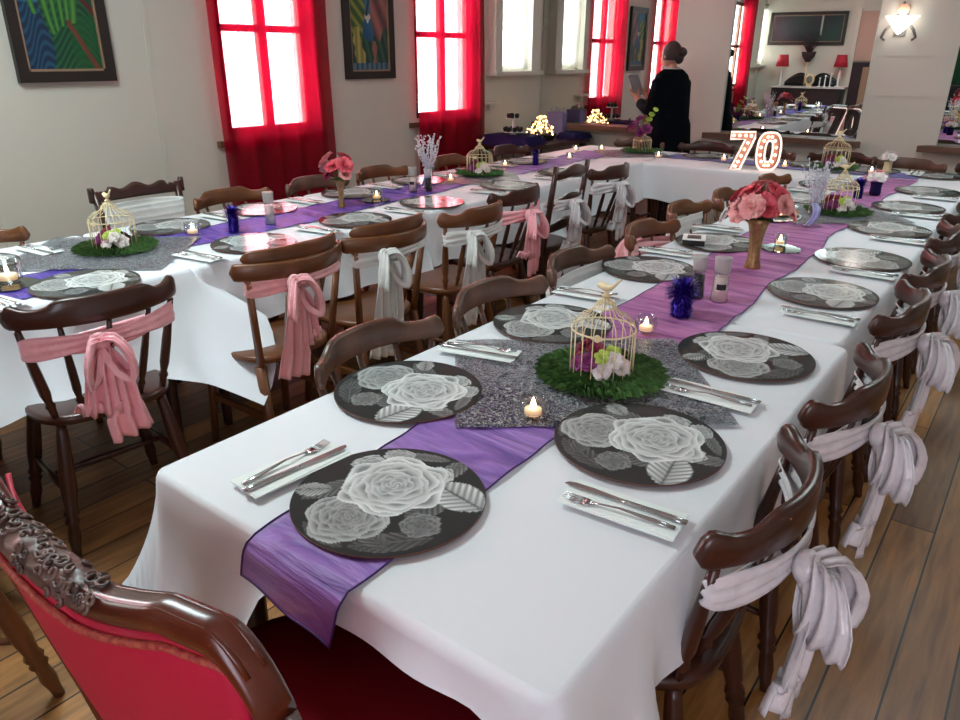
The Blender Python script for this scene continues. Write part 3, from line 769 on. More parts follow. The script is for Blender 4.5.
def mat_print(x, y):   # unit disc -> grey
    val = .035
    for a in ((-.62,.12,.34,.13,.6,.22),(.12,-.78,.4,.15,.2,.16),(-.1,-.68,.3,.12,-.8,.2),(.62,.52,.3,.12,.9,.3),(-.55,-.68,.3,.1,-.7,.18),(.3,.8,.3,.08,2.9,.3),(.42,-.16,.3,.18,.8,.22)):
        q = leaf_val(x, y, *a)
        if q is not None: val = q
    for a in ((.72,.02,.36,.24,-.75,.85),(-.82,.1,.2,.13,.1,.6)):
        q = leaf_val(x, y, *a)
        if q is not None: val = q
    for (cx, cy, R, s, k) in ((.38,-.5,.2,5,.35),(-.3,.62,.2,8,.75),(.48,.42,.17,9,.85),(.0,.80,.17,2,.7),(-.36,-.38,.42,3,.62),(.02,.22,.56,11,1.0)):
        q = rose_val(x, y, cx, cy, R, s)
        if q is not None: val = q*k
    return max(.012, min(.9, val))
def make_placemat():
    t = thing('placemat', 'x', 'placemat'); R = .175; nr, na = 84, 220
    b = B(); b.grid(lambda u, v: (R*(.002+.998*v)*cos(u*2*pi), R*(.002+.998*v)*sin(u*2*pi), .0045), na, nr, cu=True, smooth=False)
    o = b.build('printed_face', 'print', t)
    a = o.data.color_attributes.new('print', 'FLOAT_COLOR', 'POINT'); c = np.ones((na*nr, 4), dtype=np.float32)
    for i in range(na):
        th = 2*pi*i/na
        for j in range(nr):
            rr_ = .002+.998*j/(nr-1); g = mat_print(rr_*cos(th), rr_*sin(th)); c[i*nr+j,:3] = (g*.95, g, g*.98)
    a.data.foreach_set('color', c.ravel())
    B().lathe([(R-.002,0),(R+.001,.001),(R+.001,.0038),(R,.0044)], 64).build('rim', 'corkrim', t)
    return t
pm = make_placemat()
def make_napkin():
    b = B(); mt = Matrix.Rotation(.05,4,'Z')
    b.box(-.108,.108,-.044,.044,0,.0012).box(-.106,.110,-.040,.038,.0012,.0024,mt)
    o = b.build('paper_napkin', 'napkin'); return tag(o, 'x', 'napkin')
def make_fork():
    t = thing('fork', 'x', 'fork')
    b = B(); b.tube([(-.10,0,.002),(-.07,0,.004),(0,0,.009),(.035,0,.006),(.05,0,.004)], [.006,.0065,.003,.0028,.005], 8, flat=.4); b.build('handle','steel',t)
    b = B(); b.tube([(.046,0,.004),(.056,0,.003),(.066,0,.003)], [.006,.012,.012], 10, flat=.15)
    for k in range(4):
        y_ = -.0096+.0064*k; b.tube([(.064,y_,.003),(.082,y_,.003),(.102,y_*.9,.007)], [.0018,.0017,.0009], 6)
    b.build('tines','steel',t); return t
def make_knife():
    t = thing('knife', 'x', 'knife')
    b = B(); b.tube([(-.112,0,.004),(-.09,0,.004),(0,0,.004),(.008,0,.004)], [.007,.0078,.0055,.004], 8, flat=.5); b.build('handle','steel',t)
    b = B(); b.prism([(.004,-.005),(.06,-.009),(.10,-.009),(.116,-.004),(.12,.004),(.11,.0065),(.004,.005)], .003, .0045); b.build('blade','steel',t); return t
nk, fk, kn = make_napkin(), make_fork(), make_knife()
CUT = random.Random(5)
def setting(mx, my, mrot, nx, ny, nrot, where, flip=False, cut=True):
    place(pm, (mx,my,TZ+.0075), mrot, 'round rose-print placemat, '+where, 'round black and white rose placemats')
    if nx is None: return
    place(nk, (nx,ny,TZ+.0112), nrot, 'folded white paper napkin, '+where, 'folded paper napkins')
    c, s = cos(nrot), sin(nrot); j = CUT.uniform(-.05,.05)
    for pr, off, cat in ((fk,.018,'steel fork'),(kn,-.014,'steel knife')):
        ox, oy = -s*off, c*off
        place(pr, (nx+ox, ny+oy, TZ+.0136), nrot+j+(.06 if off > 0 else -.02), cat+' on napkin, '+where, cat+'s on the napkins')
where_r = ['%s place from camera, right side of right table' % o for o in ORD]
for i, (x, y, r) in enumerate([(-.555,1.279,-.66),(-.543,1.892,.9),(-.53,2.62,-.9),(-.523,3.197,1.6),(-.545,3.871,.2),(-.573,4.532,2.4),(-.57,5.17,1.0)]):
    ny = y-.25 if i < 6 else y-.24; nx = [-.465,-.52,-.47,-.47,-.47,-.5,-.5][i]; ny = [1.03,1.585,2.35,2.965,3.64,4.3,4.93][i]
    setting(x, y, r, nx, ny, pi+[.07,.02,.03,.0,.02,.0,.0][i], where_r[i])
for i, (x, y, r) in enumerate([(-1.105,1.172,-1.02),(-1.09,1.79,.5),(-1.13,2.537,-.6),(-1.08,3.11,.9),(-1.11,3.84,2),(-1.1,4.45,.3),(-1.1,5.05,1.2)]):
    ny = [1.47,2.10,2.81,3.38,4.12,4.72,5.27][i]; setting(x, y, r, -1.12-[0,.03,.06,.06,.02,.02,.02][i], ny, [.25,.12,.1,.1,0,0,0][i], '%s place from camera, left side of right table' % ORD[i])
setting(-.818,.807,.62, -1.035,.765,pi/2-.09, 'at the table end nearest the camera')
for i, (x, y, r) in enumerate([(-2.60,.52,0),(-2.594,1.138,.2),(-2.63,1.87,1.5),(-2.64,2.47,.4),(-2.65,3.05,2),(-2.65,3.77,.6),(-2.67,4.45,1.2)]):
    setting(x, y, r, -2.6, y-.28 if i != 3 else 2.2, pi+.15, '%s place from camera, aisle side of left table' % ORD[i])
for i, (x, y, r) in enumerate([(-3.18,.98,0),(-3.2,1.83,.2),(-3.21,2.36,1.5),(-3.2,2.98,.4),(-3.21,3.57,2),(-3.2,4.2,.6),(-3.2,4.75,1.2)]):
    setting(x, y, r, -3.2, y+.27, .1, '%s place from camera, wall side of left table' % ORD[i])
for i, x in enumerate((-2.25,-1.45,-1.02,-.62,-.2)):
    setting(x, 5.93, i*1.1, x+.27 if i else None, 5.93, -pi/2, 'far side of head table, %s from the left' % ORD[i])

# photo card and book on a placemat
t = thing('photo_card', 'small boxed photograph lying on a placemat behind the salt shaker', 'photo', (-1.15,3.02,TZ+.013), .35)
B().box(-.045,.045,-.055,.055,0,.022).build('box_body','cake',t); B().box(-.047,.047,-.057,.057,.022,.025).build('card','photo',t); B().box(-.028,.028,-.034,.034,.025,.026).build('picture','photod',t)

# ------------------------------------------------------------------ runners and lace
def runner(pts, w, m, label, seed=0, z=TZ+.0028, hem=True):
    """pts: centre line (x,y[,z]); cloth strip of width w with wrinkles"""
    r = random.Random(seed); ph = [r.uniform(0,6) for _ in range(6)]
    P = [Vector((p[0], p[1], p[2] if len(p) > 2 else z)) for p in pts]
    n = len(P); L = [0]
    for i in range(1, n): L.append(L[-1]+(P[i]-P[i-1]).length)
    c0 = P[n//2].copy(); c0.z = 0
    def at(t):
        s = t*L[-1]; i = 0
        while i < n-2 and L[i+1] < s: i += 1
        f = (s-L[i])/max(L[i+1]-L[i], 1e-6); p = P[i].lerp(P[i+1], f); d = (P[i+1]-P[i]).normalized(); return p, d, s
    def pos(u, v):
        p, d, s = at(v); sd = Vector((d.y, -d.x, 0))
        if sd.length < .2: sd = Vector((P[1]-P[0]).normalized()); sd = Vector((1,.0,0))
        sd.normalize(); ww = w*(1+.07*sin(s*6+ph[0])+.04*sin(s*13+ph[1]))
        wr = .0034*(1+sin(s*46+ph[2]+1.6*sin(u*4+s*3)))*(.5+.5*sin(s*9+u*3+ph[3]))
        q = p+sd*((u-.5)*ww)+Vector((0,0,max(0,wr))) - c0
        return q
    t = bpy.data.objects.new('table_runner', None); COL.objects.link(t); t.location = c0
    nv = int(L[-1]/.012)+2
    B().grid(pos, 14, nv).build('fabric', m, t)
    if hem:
        for u in (0,1):
            B().tube([pos(u, i/(nv//2))+V(0,0,.0008) for i in range(nv//2+1)], .0022, 5, flat=.5).build('hem', 'runhem', t)
    return tag(t, label, 'table runner', 'purple table runners')
xe = [(-.67,.52,.575),(-.735,.565,.62),(-.79,.592,.70)]
def runner_end():
    t = bpy.data.objects.new('table_runner', None); COL.objects.link(t); t.location = (-.83,.9,0)
    C_ = Vector((-.83,.9,0))
    nv = 70
    def pos(u, v):
        # v=0 hanging corner edge, v=1 at the lace; drape over the rounded table end
        yv = .49+.83*v
        xl = -.915-.09*v; xr = -.690-.015*v
        x = xl+(xr-xl)*u; hang = .585
        skew = .03*(1-u)
        s = yv+skew
        if s >= hang: y, z = s, TZ+.0035+.0018*(1+sin(s*42+3*u))
        else:
            d = hang-s; y = hang-.008-min(d,.02)*.4-.16*d; z = TZ+.002-d*.93
        x += -.03*max(0,hang-s)/.18
        z += .004*sin(u*9+v*5) if s < hang-.03 else 0
        return Vector((x, y, z))-C_
    B().grid(pos, 16, nv).build('fabric', 'run', t)
    for u in (0,1): B().tube([pos(u, i/(nv-1))+V(0,0,.0008) for i in range(nv)], .0025, 5, flat=.6).build('hem','runhem',t)
    B().tube([pos(i/20, 0) for i in range(21)], .0025, 5).build('hem','runhem',t)
    tag(t, 'purple organza runner end hanging over the near end of the table', 'table runner', 'purple table runners')
runner_end()
runner([(-.84,1.72),(-.845,2.3),(-.86,2.9),(-.88,3.4),(-.88,3.9)], .33, 'runp', 'orchid purple runner between the two lace squares of the right table', 2)
runner([(-.88,4.25),(-.87,4.8),(-.86,5.4),(-.84,5.66)], .30, 'runp', 'orchid purple runner at the far end of the right table', 3)
runner([(-2.68,.3),(-2.70,.8),(-2.74,1.12),(-2.76,1.25)], .27, 'runb', 'violet runner piece at the left photo edge, near the left birdcage', 4)
runner([(-2.95,1.6),(-2.93,1.9),(-2.95,2.6),(-3.0,3.2),(-3.02,3.65)], .30, 'runb', 'violet runner of the left table between its two birdcages', 5)
runner([(-3.02,4.05),(-3.02,4.7),(-3.03,5.4),(-3.05,5.7)], .30, 'run', 'purple runner at the far end of the left table', 6)
runner([(-2.5,5.82),(-1.9,5.8),(-1.3,5.78)], .26, 'bluef', 'blue violet runner on the head table behind the number 70', 7)
runner([(-1.25,5.78),(-.95,5.80),(-.7,5.80)], .24, 'bluef', 'blue violet cloth where the right row meets the head table', 8)
def lace_sq(cx, cy, h, label, rz=pi/4-.08):
    r = random.Random(int(cy*100)); b = B()
    b.grid(lambda u, v: ((u-.5)*2*h, (v-.5)*2*h*.85, .001*sin(u*30+v*9)), 30, 30)
    o = b.build('lace_mat', 'lace'); o.location = (cx, cy, TZ+.0098); o.rotation_euler = (0,0,rz)
    return tag(o, label, 'lace mat', 'black glitter lace squares')
lace_sq(-.82, 1.49, .31, 'black glitter lace square under the nearest birdcage', .68)
lace_sq(-.86, 4.10, .30, 'black glitter lace square under the second birdcage of right table')
lace_sq(-2.97, 1.40, .31, 'black glitter lace square under the birdcage on the left table')
lace_sq(-3.0, 3.88, .29, 'black glitter lace square under the farther left birdcage')
lace_sq(-2.80, 5.72, .27, 'black glitter lace square in front of the woman in black')
lace_sq(-1.22, 5.86, .24, 'black glitter lace square under the head table birdcage')

# ------------------------------------------------------------------ centrepieces
def grass_ring(R, label, loc, n=2200, h=.034):
    b = B(); r = random.Random(int(loc[0]*77))
    b.lathe([(.001,.001),(R*.55,.001),(R*.53,.003),(.001,.004)], 24)
    for i in range(n):
        a = r.uniform(0,2*pi); q = R*.86*r.uniform(.12,1)**.75; x, y = q*cos(a), q*sin(a)
        l = r.uniform(.25,.8)*h; da = a+r.uniform(-.7,.7); lx, ly = cos(da)*h*1.3, sin(da)*h*1.3; w = .0008
        px, py = -sin(da)*w, cos(da)*w
        b.add([(x-px,y-py,.004),(x+px,y+py,.004),(x+lx*.6+px*.6,y+ly*.6+py*.6,l),(x+lx,y+ly,l*.7)], [(0,1,2),(0,2,3)], False)
    o = b.build('grass_mat', 'grass'); o.location = loc; return tag(o, label, 'artificial grass', 'green artificial grass rings')
def birdcage(loc, H, R, label, bird=True, rz=0, n=18):
    t = thing('birdcage', label, 'birdcage', loc, rz, 'cream wire birdcages')
    s = H/.245; zc = .135*s; wr = .0013
    for z, rr in ((.004,R),(.125*s,R),(.182*s,R*.33)):
        B().tube([(rr*cos(2*pi*i/32), rr*sin(2*pi*i/32), z) for i in range(32)], .0022, 6, closed=True).build('hoop','cream',t)
    b = B()
    for i in range(n):
        a = 2*pi*i/n; c, q = cos(a), sin(a)
        b.tube([(R*c,R*q,.004),(R*c,R*q,.125*s)], wr, 5)
    b.build('side_wires','cream',t)
    b = B()
    for i in range(n):
        a = 2*pi*i/n; c, q = cos(a), sin(a)
        b.tube([(r_*R*c, r_*R*q, z*s) for r_, z in ((1,.125),(.93,.142),(.74,.158),(.48,.166),(.34,.180),(.30,.190),(.16,.200),(.04,.212))], wr, 5)
    b.build('dome_wires','cream',t)
    b = B(); b.lathe([(.001,0),(.010,.001),(.012,.004),(.004,.010),(.004,.016),(.001,.018)], 12, (0,0,.208*s)); b.build('finial','cream',t)
    if bird:
        b = B(); zz = .232*s
        b.tube([(-.026,0,zz-.002),(-.018,0,zz+.004),(-.006,0,zz),(.010,0,zz),(.022,0,zz+.010),(.036,0,zz+.026)], [.002,.0085,.010,.008,.004,.003], 10)
        b.build('bird_ornament','cream',t)
    # scroll plaque
    b = B(); b.prism([(.014*cos(2*pi*i/16)*(1+.25*cos(4*2*pi*i/16)), .008*sin(2*pi*i/16)*(1+.25*cos(4*2*pi*i/16))) for i in range(16)], 0, .002, Matrix.Translation((R*.30,-R*.96,.125*s)) @ Matrix.Rotation(.3,4,'Z') @ Matrix.Rotation(pi/2,4,'X')); b.build('plaque','cream',t)
    return t
def bloom(b, c, R, r, layers=3, k=6, up=(0,0,1), wf=.62):
    c = Vector(c); Z = Vector(up).normalized(); X = Z.orthogonal().normalized(); Y = Z.cross(X)
    for l in range(layers):
        op = 1.25-l*1.15/layers; rad = R*(1-.5*l/layers); ph = r.uniform(0,6)
        for i in range(k):
            a = ph+2*pi*i/k+r.uniform(-.15,.15); d = X*cos(a)+Y*sin(a); sd = Z.cross(d)
            def fn(u, v, d=d, sd=sd, op=op, rad=rad, jit=r.uniform(-.1,.1)):
                th = op*(v**.8)+jit*v; w = sin(min(1,v*1.05)*pi*.62)*rad*wf
                rr_ = rad*sin(th)*v; hh = rad*(cos(th)*v*.9)
                return c+d*rr_+Z*hh+sd*((u-.5)*2*w)+Z*(.12*rad*(abs(u-.5)*2)**2)
            b.grid(fn, 5, 5)
    b.ball(c+Z*R*.2, R*.16, 8, 5)
def leafs(b, c, L, w, a, up, r):
    c = Vector(c); d = Vector((cos(a), sin(a), up)).normalized(); s = Vector((-sin(a), cos(a), 0))
    b.grid(lambda u, v: c+d*(L*v)+s*((u-.5)*w*sin(max(.02,v)*pi)**.8)-Vector((0,0,.25*L*v*v)), 4, 7)
def spray(loc, label, parts, group=None, name='silk_flowers'):
    t = thing(name, label, 'flowers', loc, 0, group); r = random.Random(int(abs(loc[0]*31+loc[1]*57)))
    for (m, c, R, up) in parts:
        b = B(); bloom(b, c, R, r, 3, 6, up); b.build('blossom', m, t)
    return t
def cage_fl(loc, label, s=1.0):
    t = spray(loc, label, [('magenta',(-.045*s,.0,.05),.028*s,(-.5,-.4,.7)),('orchid',(-.04*s,-.03*s,.02),.028*s,(-.3,-.8,.6)),('orchid',(-.012*s,-.04*s,.035),.026*s,(.1,-.8,.6)),('magenta',(-.005*s,-.02*s,.06),.022*s,(.1,-.6,.8)),('whitef',(.022*s,-.038*s,.018),.024*s,(.3,-.8,.6)),('whitef',(.042*s,-.02*s,.045),.022*s,(.5,-.6,.6)),
        ('lime',(.03*s,-.005,.055),.022*s,(.2,-.5,.8)),('whitef',(.05*s,.0,.025),.026*s,(.8,-.3,.5)),('orchid',(0,.035*s,.03),.03*s,(0,.6,.7)),('lime',(.018*s,-.03*s,.05),.02*s,(.2,-.7,.7))], 'silk flowers inside the birdcages')
    b = B(); r = random.Random(2)
    for i in range(7): leafs(b, (0,0,.01), .06*s, .02, i*.9, .5, r)
    b.build('leaves','leaf',t)
for (x, y, H, R, nm, gl) in ((-.78,1.525,.235,.078,'nearest the camera on the right table','nearest'),(-.83,4.12,.235,.080,'second from camera on the right table','second'),(-2.97,1.45,.22,.085,'near the camera on the left table','left'),(-3.05,4.0,.22,.085,'farther along the left table','farther left'),(-1.26,5.86,.25,.09,'on the head table right of the number 70','head table')):
    g = grass_ring(.15, 'green artificial grass under the birdcage '+nm, (x,y,TZ+.0108), 2200 if y < 2 else 900)
    birdcage((x,y,TZ+.018), H, R, 'cream wire birdcage '+nm, True, .0)
    cage_fl((x,y,TZ+.022), 'purple and white flowers inside the birdcage '+nm, R/.078)
birdcage((-2.77,5.86,TZ+.018), .17, .075, 'small cream birdcage with flowers on top, before the woman in black', False)
grass_ring(.17, 'ring of green artificial grass under the small flower-topped birdcage', (-2.77,5.86,TZ+.0108), 600)
t = spray((-2.77,5.86,TZ+.165), 'purple orchid and lime blossom spray on the small birdcage', [('orchid',(-.10,-.03,.03),.045,(-.7,-.4,.4)),('orchid',(-.05,-.05,.05),.045,(-.3,-.7,.5)),('orchid',(-.13,-.0,.07),.035,(-.8,-.2,.5)),('orchid',(.05,-.05,.03),.045,(.5,-.6,.4)),('orchid',(.0,-.05,.0),.04,(0,-.9,.3)),('orchid',(-.03,-.02,.10),.035,(-.2,-.6,.7)),
    ('lime',(.05,-.02,.10),.028,(.3,-.5,.7)),('lime',(.07,-.02,.14),.025,(.4,-.5,.7)),('lime',(.10,-.02,.18),.022,(.5,-.4,.7)),('lime',(.04,-.03,.06),.026,(.2,-.8,.5))], None, 'orchid_spray')
b = B(); b.tube([(0,0,-.02),(.04,-.01,.06),(.08,-.01,.14),(.12,0,.2)], [.004,.003,.002,.001], 6); b.tube([(0,0,-.02),(-.06,-.02,.03),(-.14,0,.08)], [.004,.003,.002], 6); b.build('stems','leaf',t)

def votive(loc, label, R=.03, H=.05, style='bowl'):
    t = thing('votive_candle', label, 'candle', loc, 0, 'lit glass votive candles')
    if style == 'bowl': prof = [(R*.6,0),(R*.95,H*.25),(R*1.05,H*.55),(R*.9,H),(R*.84,H),(R*.98,H*.55),(R*.88,H*.28),(.001,H*.12)]
    else: prof = [(R*.8,0),(R,H*.2),(R,H),(R*.92,H),(R*.9,H*.2),(.001,H*.15)]
    B().lathe(prof, 24).build('glass_holder','glass',t)
    B().lathe([(R*.62,H*.16),(R*.64,H*.4),(R*.58,H*.43),(.001,H*.42)], 18).build('wax','wax',t)
    B().lathe([(.001,H*.42),(.006,H*.5),(.007,H*.60),(.004,H*.78),(.0008,H*.95)], 10).build('flame','flame',t)
    return t
votive((-.79,1.235,TZ+.010), 'lit candle in round glass, nearest the camera beside the lace')
votive((-.83,1.885,TZ+.010), 'lit tealight just behind the nearest birdcage')
votive((-.845,3.20,TZ+.012), 'lit candle on mirror tile behind the gold flower vase', .026,.05,'cup')
votive((-2.80,.975,TZ+.010), 'lit candle in glass at the left photo edge', .045,.075,'cup')
votive((-2.97,1.80,TZ+.007), 'lit candle right of the left birdcage', .035,.055,'cup')
votive((-2.93,2.91,TZ+.012), 'lit candle on mirror tile right of the pink flower vase', .032,.05,'cup')
votive((-3.02,3.66,TZ+.008), 'lit candle left of the farther left birdcage', .028,.05)
votive((-3.14,4.42,TZ+.008), 'lit candle before the far purple tinsel weight', .028,.05)
votive((-3.0,5.08,TZ+.008), 'lit candle right of the far purple tinsel weight', .028,.05)
votive((-3.22,5.55,TZ+.008), 'lit candle near the buffet end of the left table', .028,.05)
votive((-3.06,5.70,TZ+.010), 'lit candle left of the flower-topped birdcage', .028,.05)
votive((-2.50,5.60,TZ+.008), 'lit candle right of the flower-topped birdcage', .028,.05)
votive((-2.02,5.72,TZ+.008), 'lit candle left of the lit number 7', .03,.055)
votive((-1.55,5.66,TZ+.008), 'lit candle right of the lit number 0', .03,.055)
votive((-.99,5.72,TZ+.008), 'lit candle under the white flowers at the head table', .03,.055)
def tile(loc, R, label, rz=.2):
    o = B().prism([(R*cos(2*pi*i/8+pi/8), R*sin(2*pi*i/8+pi/8)) for i in range(8)], 0, .004).build('mirror_tile','mirrort'); o.location = loc; o.rotation_euler = (0,0,rz)
    tag(o, label, 'mirror tile', 'octagonal mirror tiles')
tile((-.83,3.16,TZ+.0075), .085, 'octagonal mirror tile under the candle on the right table')
tile((-2.93,2.90,TZ+.0075), .08, 'octagonal mirror tile under the candle on the left table')
tile((-2.78,.97,TZ+.0055), .09, 'octagonal mirror tile at the left photo edge')

def pom(loc, H, R, label):
    t = thing('tinsel_weight', label, 'balloon weight', loc, 0, 'purple tinsel balloon weights'); r = random.Random(int(loc[1]*99))
    B().lathe([(R*.5,0),(R*.52,H*.1),(R*.46,H*.6),(R*.3,H*.8),(.001,H*.82)], 14).build('body','foil',t)
    b = B()
    for i in range(800):
        a = r.uniform(0,2*pi); v = r.uniform(0,1)
        if v < .5: z0 = r.uniform(.05,.5)*H; el = r.uniform(-.9,.1); ln = R*.24
        else: z0 = r.uniform(.55,.85)*H; el = r.uniform(-.4,1.2); ln = R*.66
        c = Vector((R*.42*cos(a)*(1 if v < .5 else .7), R*.42*sin(a)*(1 if v < .5 else .7), z0)); d = Vector((cos(a)*cos(el), sin(a)*cos(el), sin(el)))
        s = Vector((-sin(a), cos(a), 0))*.0028; e = c+d*ln*r.uniform(.7,1.2)+Vector((0,0,-.004)); e.z = max(.002, e.z)
        b.add([c-s, c+s, e+s*.6, e-s*.6], [(0,1,2,3)], False)
    b.build('tinsel','foil',t)
pom((-.815,2.10,TZ+.006), .115, .056, 'purple tinsel balloon weight behind the nearest birdcage')
pom((-.85,4.66,TZ+.006), .115, .042, 'purple tinsel balloon weight behind the second birdcage')
pom((-2.88,1.95,TZ+.006), .12, .042, 'purple tinsel balloon weight on the left table')
pom((-3.03,4.65,TZ+.006), .115, .04, 'purple tinsel balloon weight at the far end of the left table')

def shaker(loc, label, fill, H=.145, R=.026, prnt=True):
    t = thing('glass_grinder', label, 'shaker', loc, 0, 'glass salt and pepper grinders')
    B().lathe([(R*.9,0),(R*.95,.004),(R*.82,H*.35),(R*.78,H*.6),(R*.75,H*.64)], 20).build('jar','glass',t)
    B().lathe([(R*.84,.004),(R*.74,H*.35),(R*.7,H*.56),(.001,H*.57)], 16).build('contents',fill,t)
    B().lathe([(R*.76,H*.66),(R*.84,H*.72),(R*.92,H*.97),(R*.92,H),(.001,H)], 20).build('cap', glassmat('frosted cap'+label[:6],(.8,.76,.74,1),.3) if False else 'frost',t)
    if prnt:
        b = B(); b.grid(lambda u, v: (R*.88*cos(-1.7+u*1.2), R*.88*sin(-1.7+u*1.2), H*(.30+.13*v)), 10, 3); b.build('label','blackp',t)
    return t
shaker((-.845,2.30,TZ+.006), 'glass grinder with black label right of the tinsel weight', 'pepper')
shaker((-.775,2.315,TZ+.006), 'glass grinder of pink salt behind the tinsel weight', 'salt', .148, .03)
shaker((-2.89,2.16,TZ+.006), 'tall glass grinder right of the left tinsel weight', 'frost', .15, .028, False)
shaker((-2.97,3.25,TZ+.006), 'glass grinder left of the silver twig vase, left one', 'salt', .14, .028)
shaker((-2.91,3.32,TZ+.006), 'glass grinder left of the silver twig vase, right one', 'pepper', .13, .026)

def flower_vase(loc, H, label_v, label_f, blooms, sc=1.0, extra_leaf=6):
    t = thing('gold_vase', label_v, 'vase', loc, 0, 'gold flared vases')
    prof = [(.030,0),(.031,.004),(.024,.03),(.022,.07),(.026,.12),(.036,.165),(.050,.19),(.046,.19),(.032,.165),(.02,.12),(.001,.1)]
    B().lathe([(r*sc, z*H/.19) for r, z in prof], 24).build('body','gold',t)
    f = thing('flower_bouquet', label_f, 'flowers', (loc[0],loc[1],loc[2]+H), 0, 'silk flower bouquets'); r = random.Random(9)
    for (m, x, y, z, R) in blooms:
        b = B(); up = Vector((x*1.2, y*1.2, .06)); bloom(b, (x,y,z), R*1.12, r, 6, 9, up, .46); b.build('blossom', m, f)
    b = B()
    for (m, x, y, z, R) in blooms: b.tube([(0,0,-.06),(x*.4,y*.4,z*.4-.01),(x,y,z)], .0022, 5)
    b.build('stems','leaf',f); b = B()
    for i in range(extra_leaf): leafs(b, (0,0,.0), .10*sc, .035, i*1.05+.3, .25, r)
    b.build('leaves','leaf',f)
flower_vase((-.83,2.81,TZ+.005), .19, 'tall flared gold vase in the middle of the right table', 'bouquet of pink and coral peonies in the gold vase, right table',
  [('pinkf',-.035,-.07,.03,.052),('coral',.035,-.055,.05,.048),('coral',-.03,-.02,.085,.046),('coral',.045,.0,.085,.046),('pinkf',.085,.01,.03,.046),('magenta',-.085,-.03,.02,.042),('coral',-.08,.01,.06,.04),('pinkf',.02,.06,.06,.045),('coral',-.03,.07,.04,.045),('magenta',.0,-.03,.02,.03),('whitef',-.105,-.05,.0,.03),('pinkf',.09,-.045,.06,.036),('pinkf',.0,-.095,.05,.044),('magenta',-.06,-.06,.045,.034),('coral',.07,-.03,.085,.034),('pinkf',-.01,.01,.11,.036)])
flower_vase((-2.94,2.66,TZ+.005), .145, 'small gold vase on the left table before the red curtain', 'bouquet of salmon and red roses in the small gold vase',
  [('coral',.0,-.03,.06,.046),('pinkf',-.05,-.03,.085,.046),('coral',.055,-.02,.07,.044),('magenta',-.02,-.05,.02,.036),('pinkf',-.085,-.01,.05,.034),('coral',0,.03,.10,.036),('pinkf',.06,-.02,.025,.03),('magenta',.02,.0,.08,.03)], .62)
t = thing('gold_tray', 'round gold tray with warm tealights behind the tall gold vase', 'tray', (-1.09,3.90,TZ+.013))
B().lathe([(.001,0),(.115,0),(.125,.008),(.13,.012),(.122,.013),(.112,.005),(.001,.004)], 30).build('dish','gold',t)
for i in range(7):
    a = -2.6+i*.42; B().ball((.105*cos(a), .105*sin(a), .018), .009, 8, 5).build('bulb','bulb',t)
def small_vase(loc, H, R, lv, lf, m1, m2, vm):
    t = tag(B().lathe([(R*.6,0),(R*.7,H*.1),(R*.65,H*.7),(R*.75,H),(R*.6,H),(.001,H*.8)], 14).build('small_vase',vm), lv, 'vase'); t.location = loc
    r = random.Random(4); f = thing('flower_bouquet', lf, 'flowers', (loc[0],loc[1],loc[2]+H), 0, 'silk flower bouquets')
    for i in range(6):
        a = i*1.05; b = B(); bloom(b, (R*.9*cos(a)*(i > 0), R*.9*sin(a)*(i > 0), .03+.02*(i == 0)), .032, r, 3, 6, (cos(a)*(i > 0)*.8, sin(a)*(i > 0)*.8, .7)); b.build('blossom', m1 if i % 3 else m2, f)
small_vase((-.80,4.86,TZ+.006), .07, .045, 'small dark vase right of the second tinsel weight', 'pale pink blossoms in the small dark vase', 'whitef','pinkf','navy')
small_vase((-.93,5.93,TZ+.006), .07, .04, 'small cream vase at the head table under the wall light', 'white blossoms in the small cream vase', 'whitef','whitef','cream')
def twig_vase(loc, label, H=.31):
    t = thing('twig_vase', label, 'vase', loc, 0, 'glass vases of silver twigs'); r = random.Random(int(loc[0]*10))
    B().lathe([(.04,0),(.04,.006),(.008,.012),(.014,.03),(.026,.06),(.03,.12),(.027,.12),(.022,.06),(.001,.03)], 18).build('glass_vase','glass',t)
    b = B(); g = B()
    for i in range(24):
        a = r.uniform(0,6.28); l = r.uniform(.02,.085); h = H*r.uniform(.72,1)
        pts = [(0,0,.04),(l*.2*cos(a),l*.2*sin(a),.11),(l*.7*cos(a+.3),l*.7*sin(a+.3),h*.7),(l*cos(a),l*sin(a),h)]
        b.tube(pts, [.0028,.0028,.0022,.001], 5)
        for k in range(9):
            q = k/8; p = Vector(pts[1]).lerp(Vector(pts[2]), q) if q < .5 else Vector(pts[2]).lerp(Vector(pts[3]), q*2-1)
            g.ball(p+V(r.uniform(-.008,.008), r.uniform(-.008,.008), r.uniform(-.006,.006)), .0056, 5, 3)
    b.build('twigs','silver',t); g.build('beads','silver',t)
    b = B(); ribbon(b, [(.0,-.03,.115),(.02,-.045,.09),(.015,-.045,.05),(-.01,-.05,.012)], [.03,.035,.035,.03], (1,.5,.1), .005, 2, 14); b.build('ribbon','lilac',t)
    b = B(); b.lathe([(.001,-.02),(.012,-.02),(.011,.0),(.004,.014),(.002,.03),(.001,.03)], 8, (0,0,0)); 
    return t
twig_vase((-.85,3.72,TZ+.006), 'glass vase of silver glitter twigs with lilac ribbon, right table')
twig_vase((-2.99,3.42,TZ+.006), 'glass vase of silver glitter twigs, left table', .31)

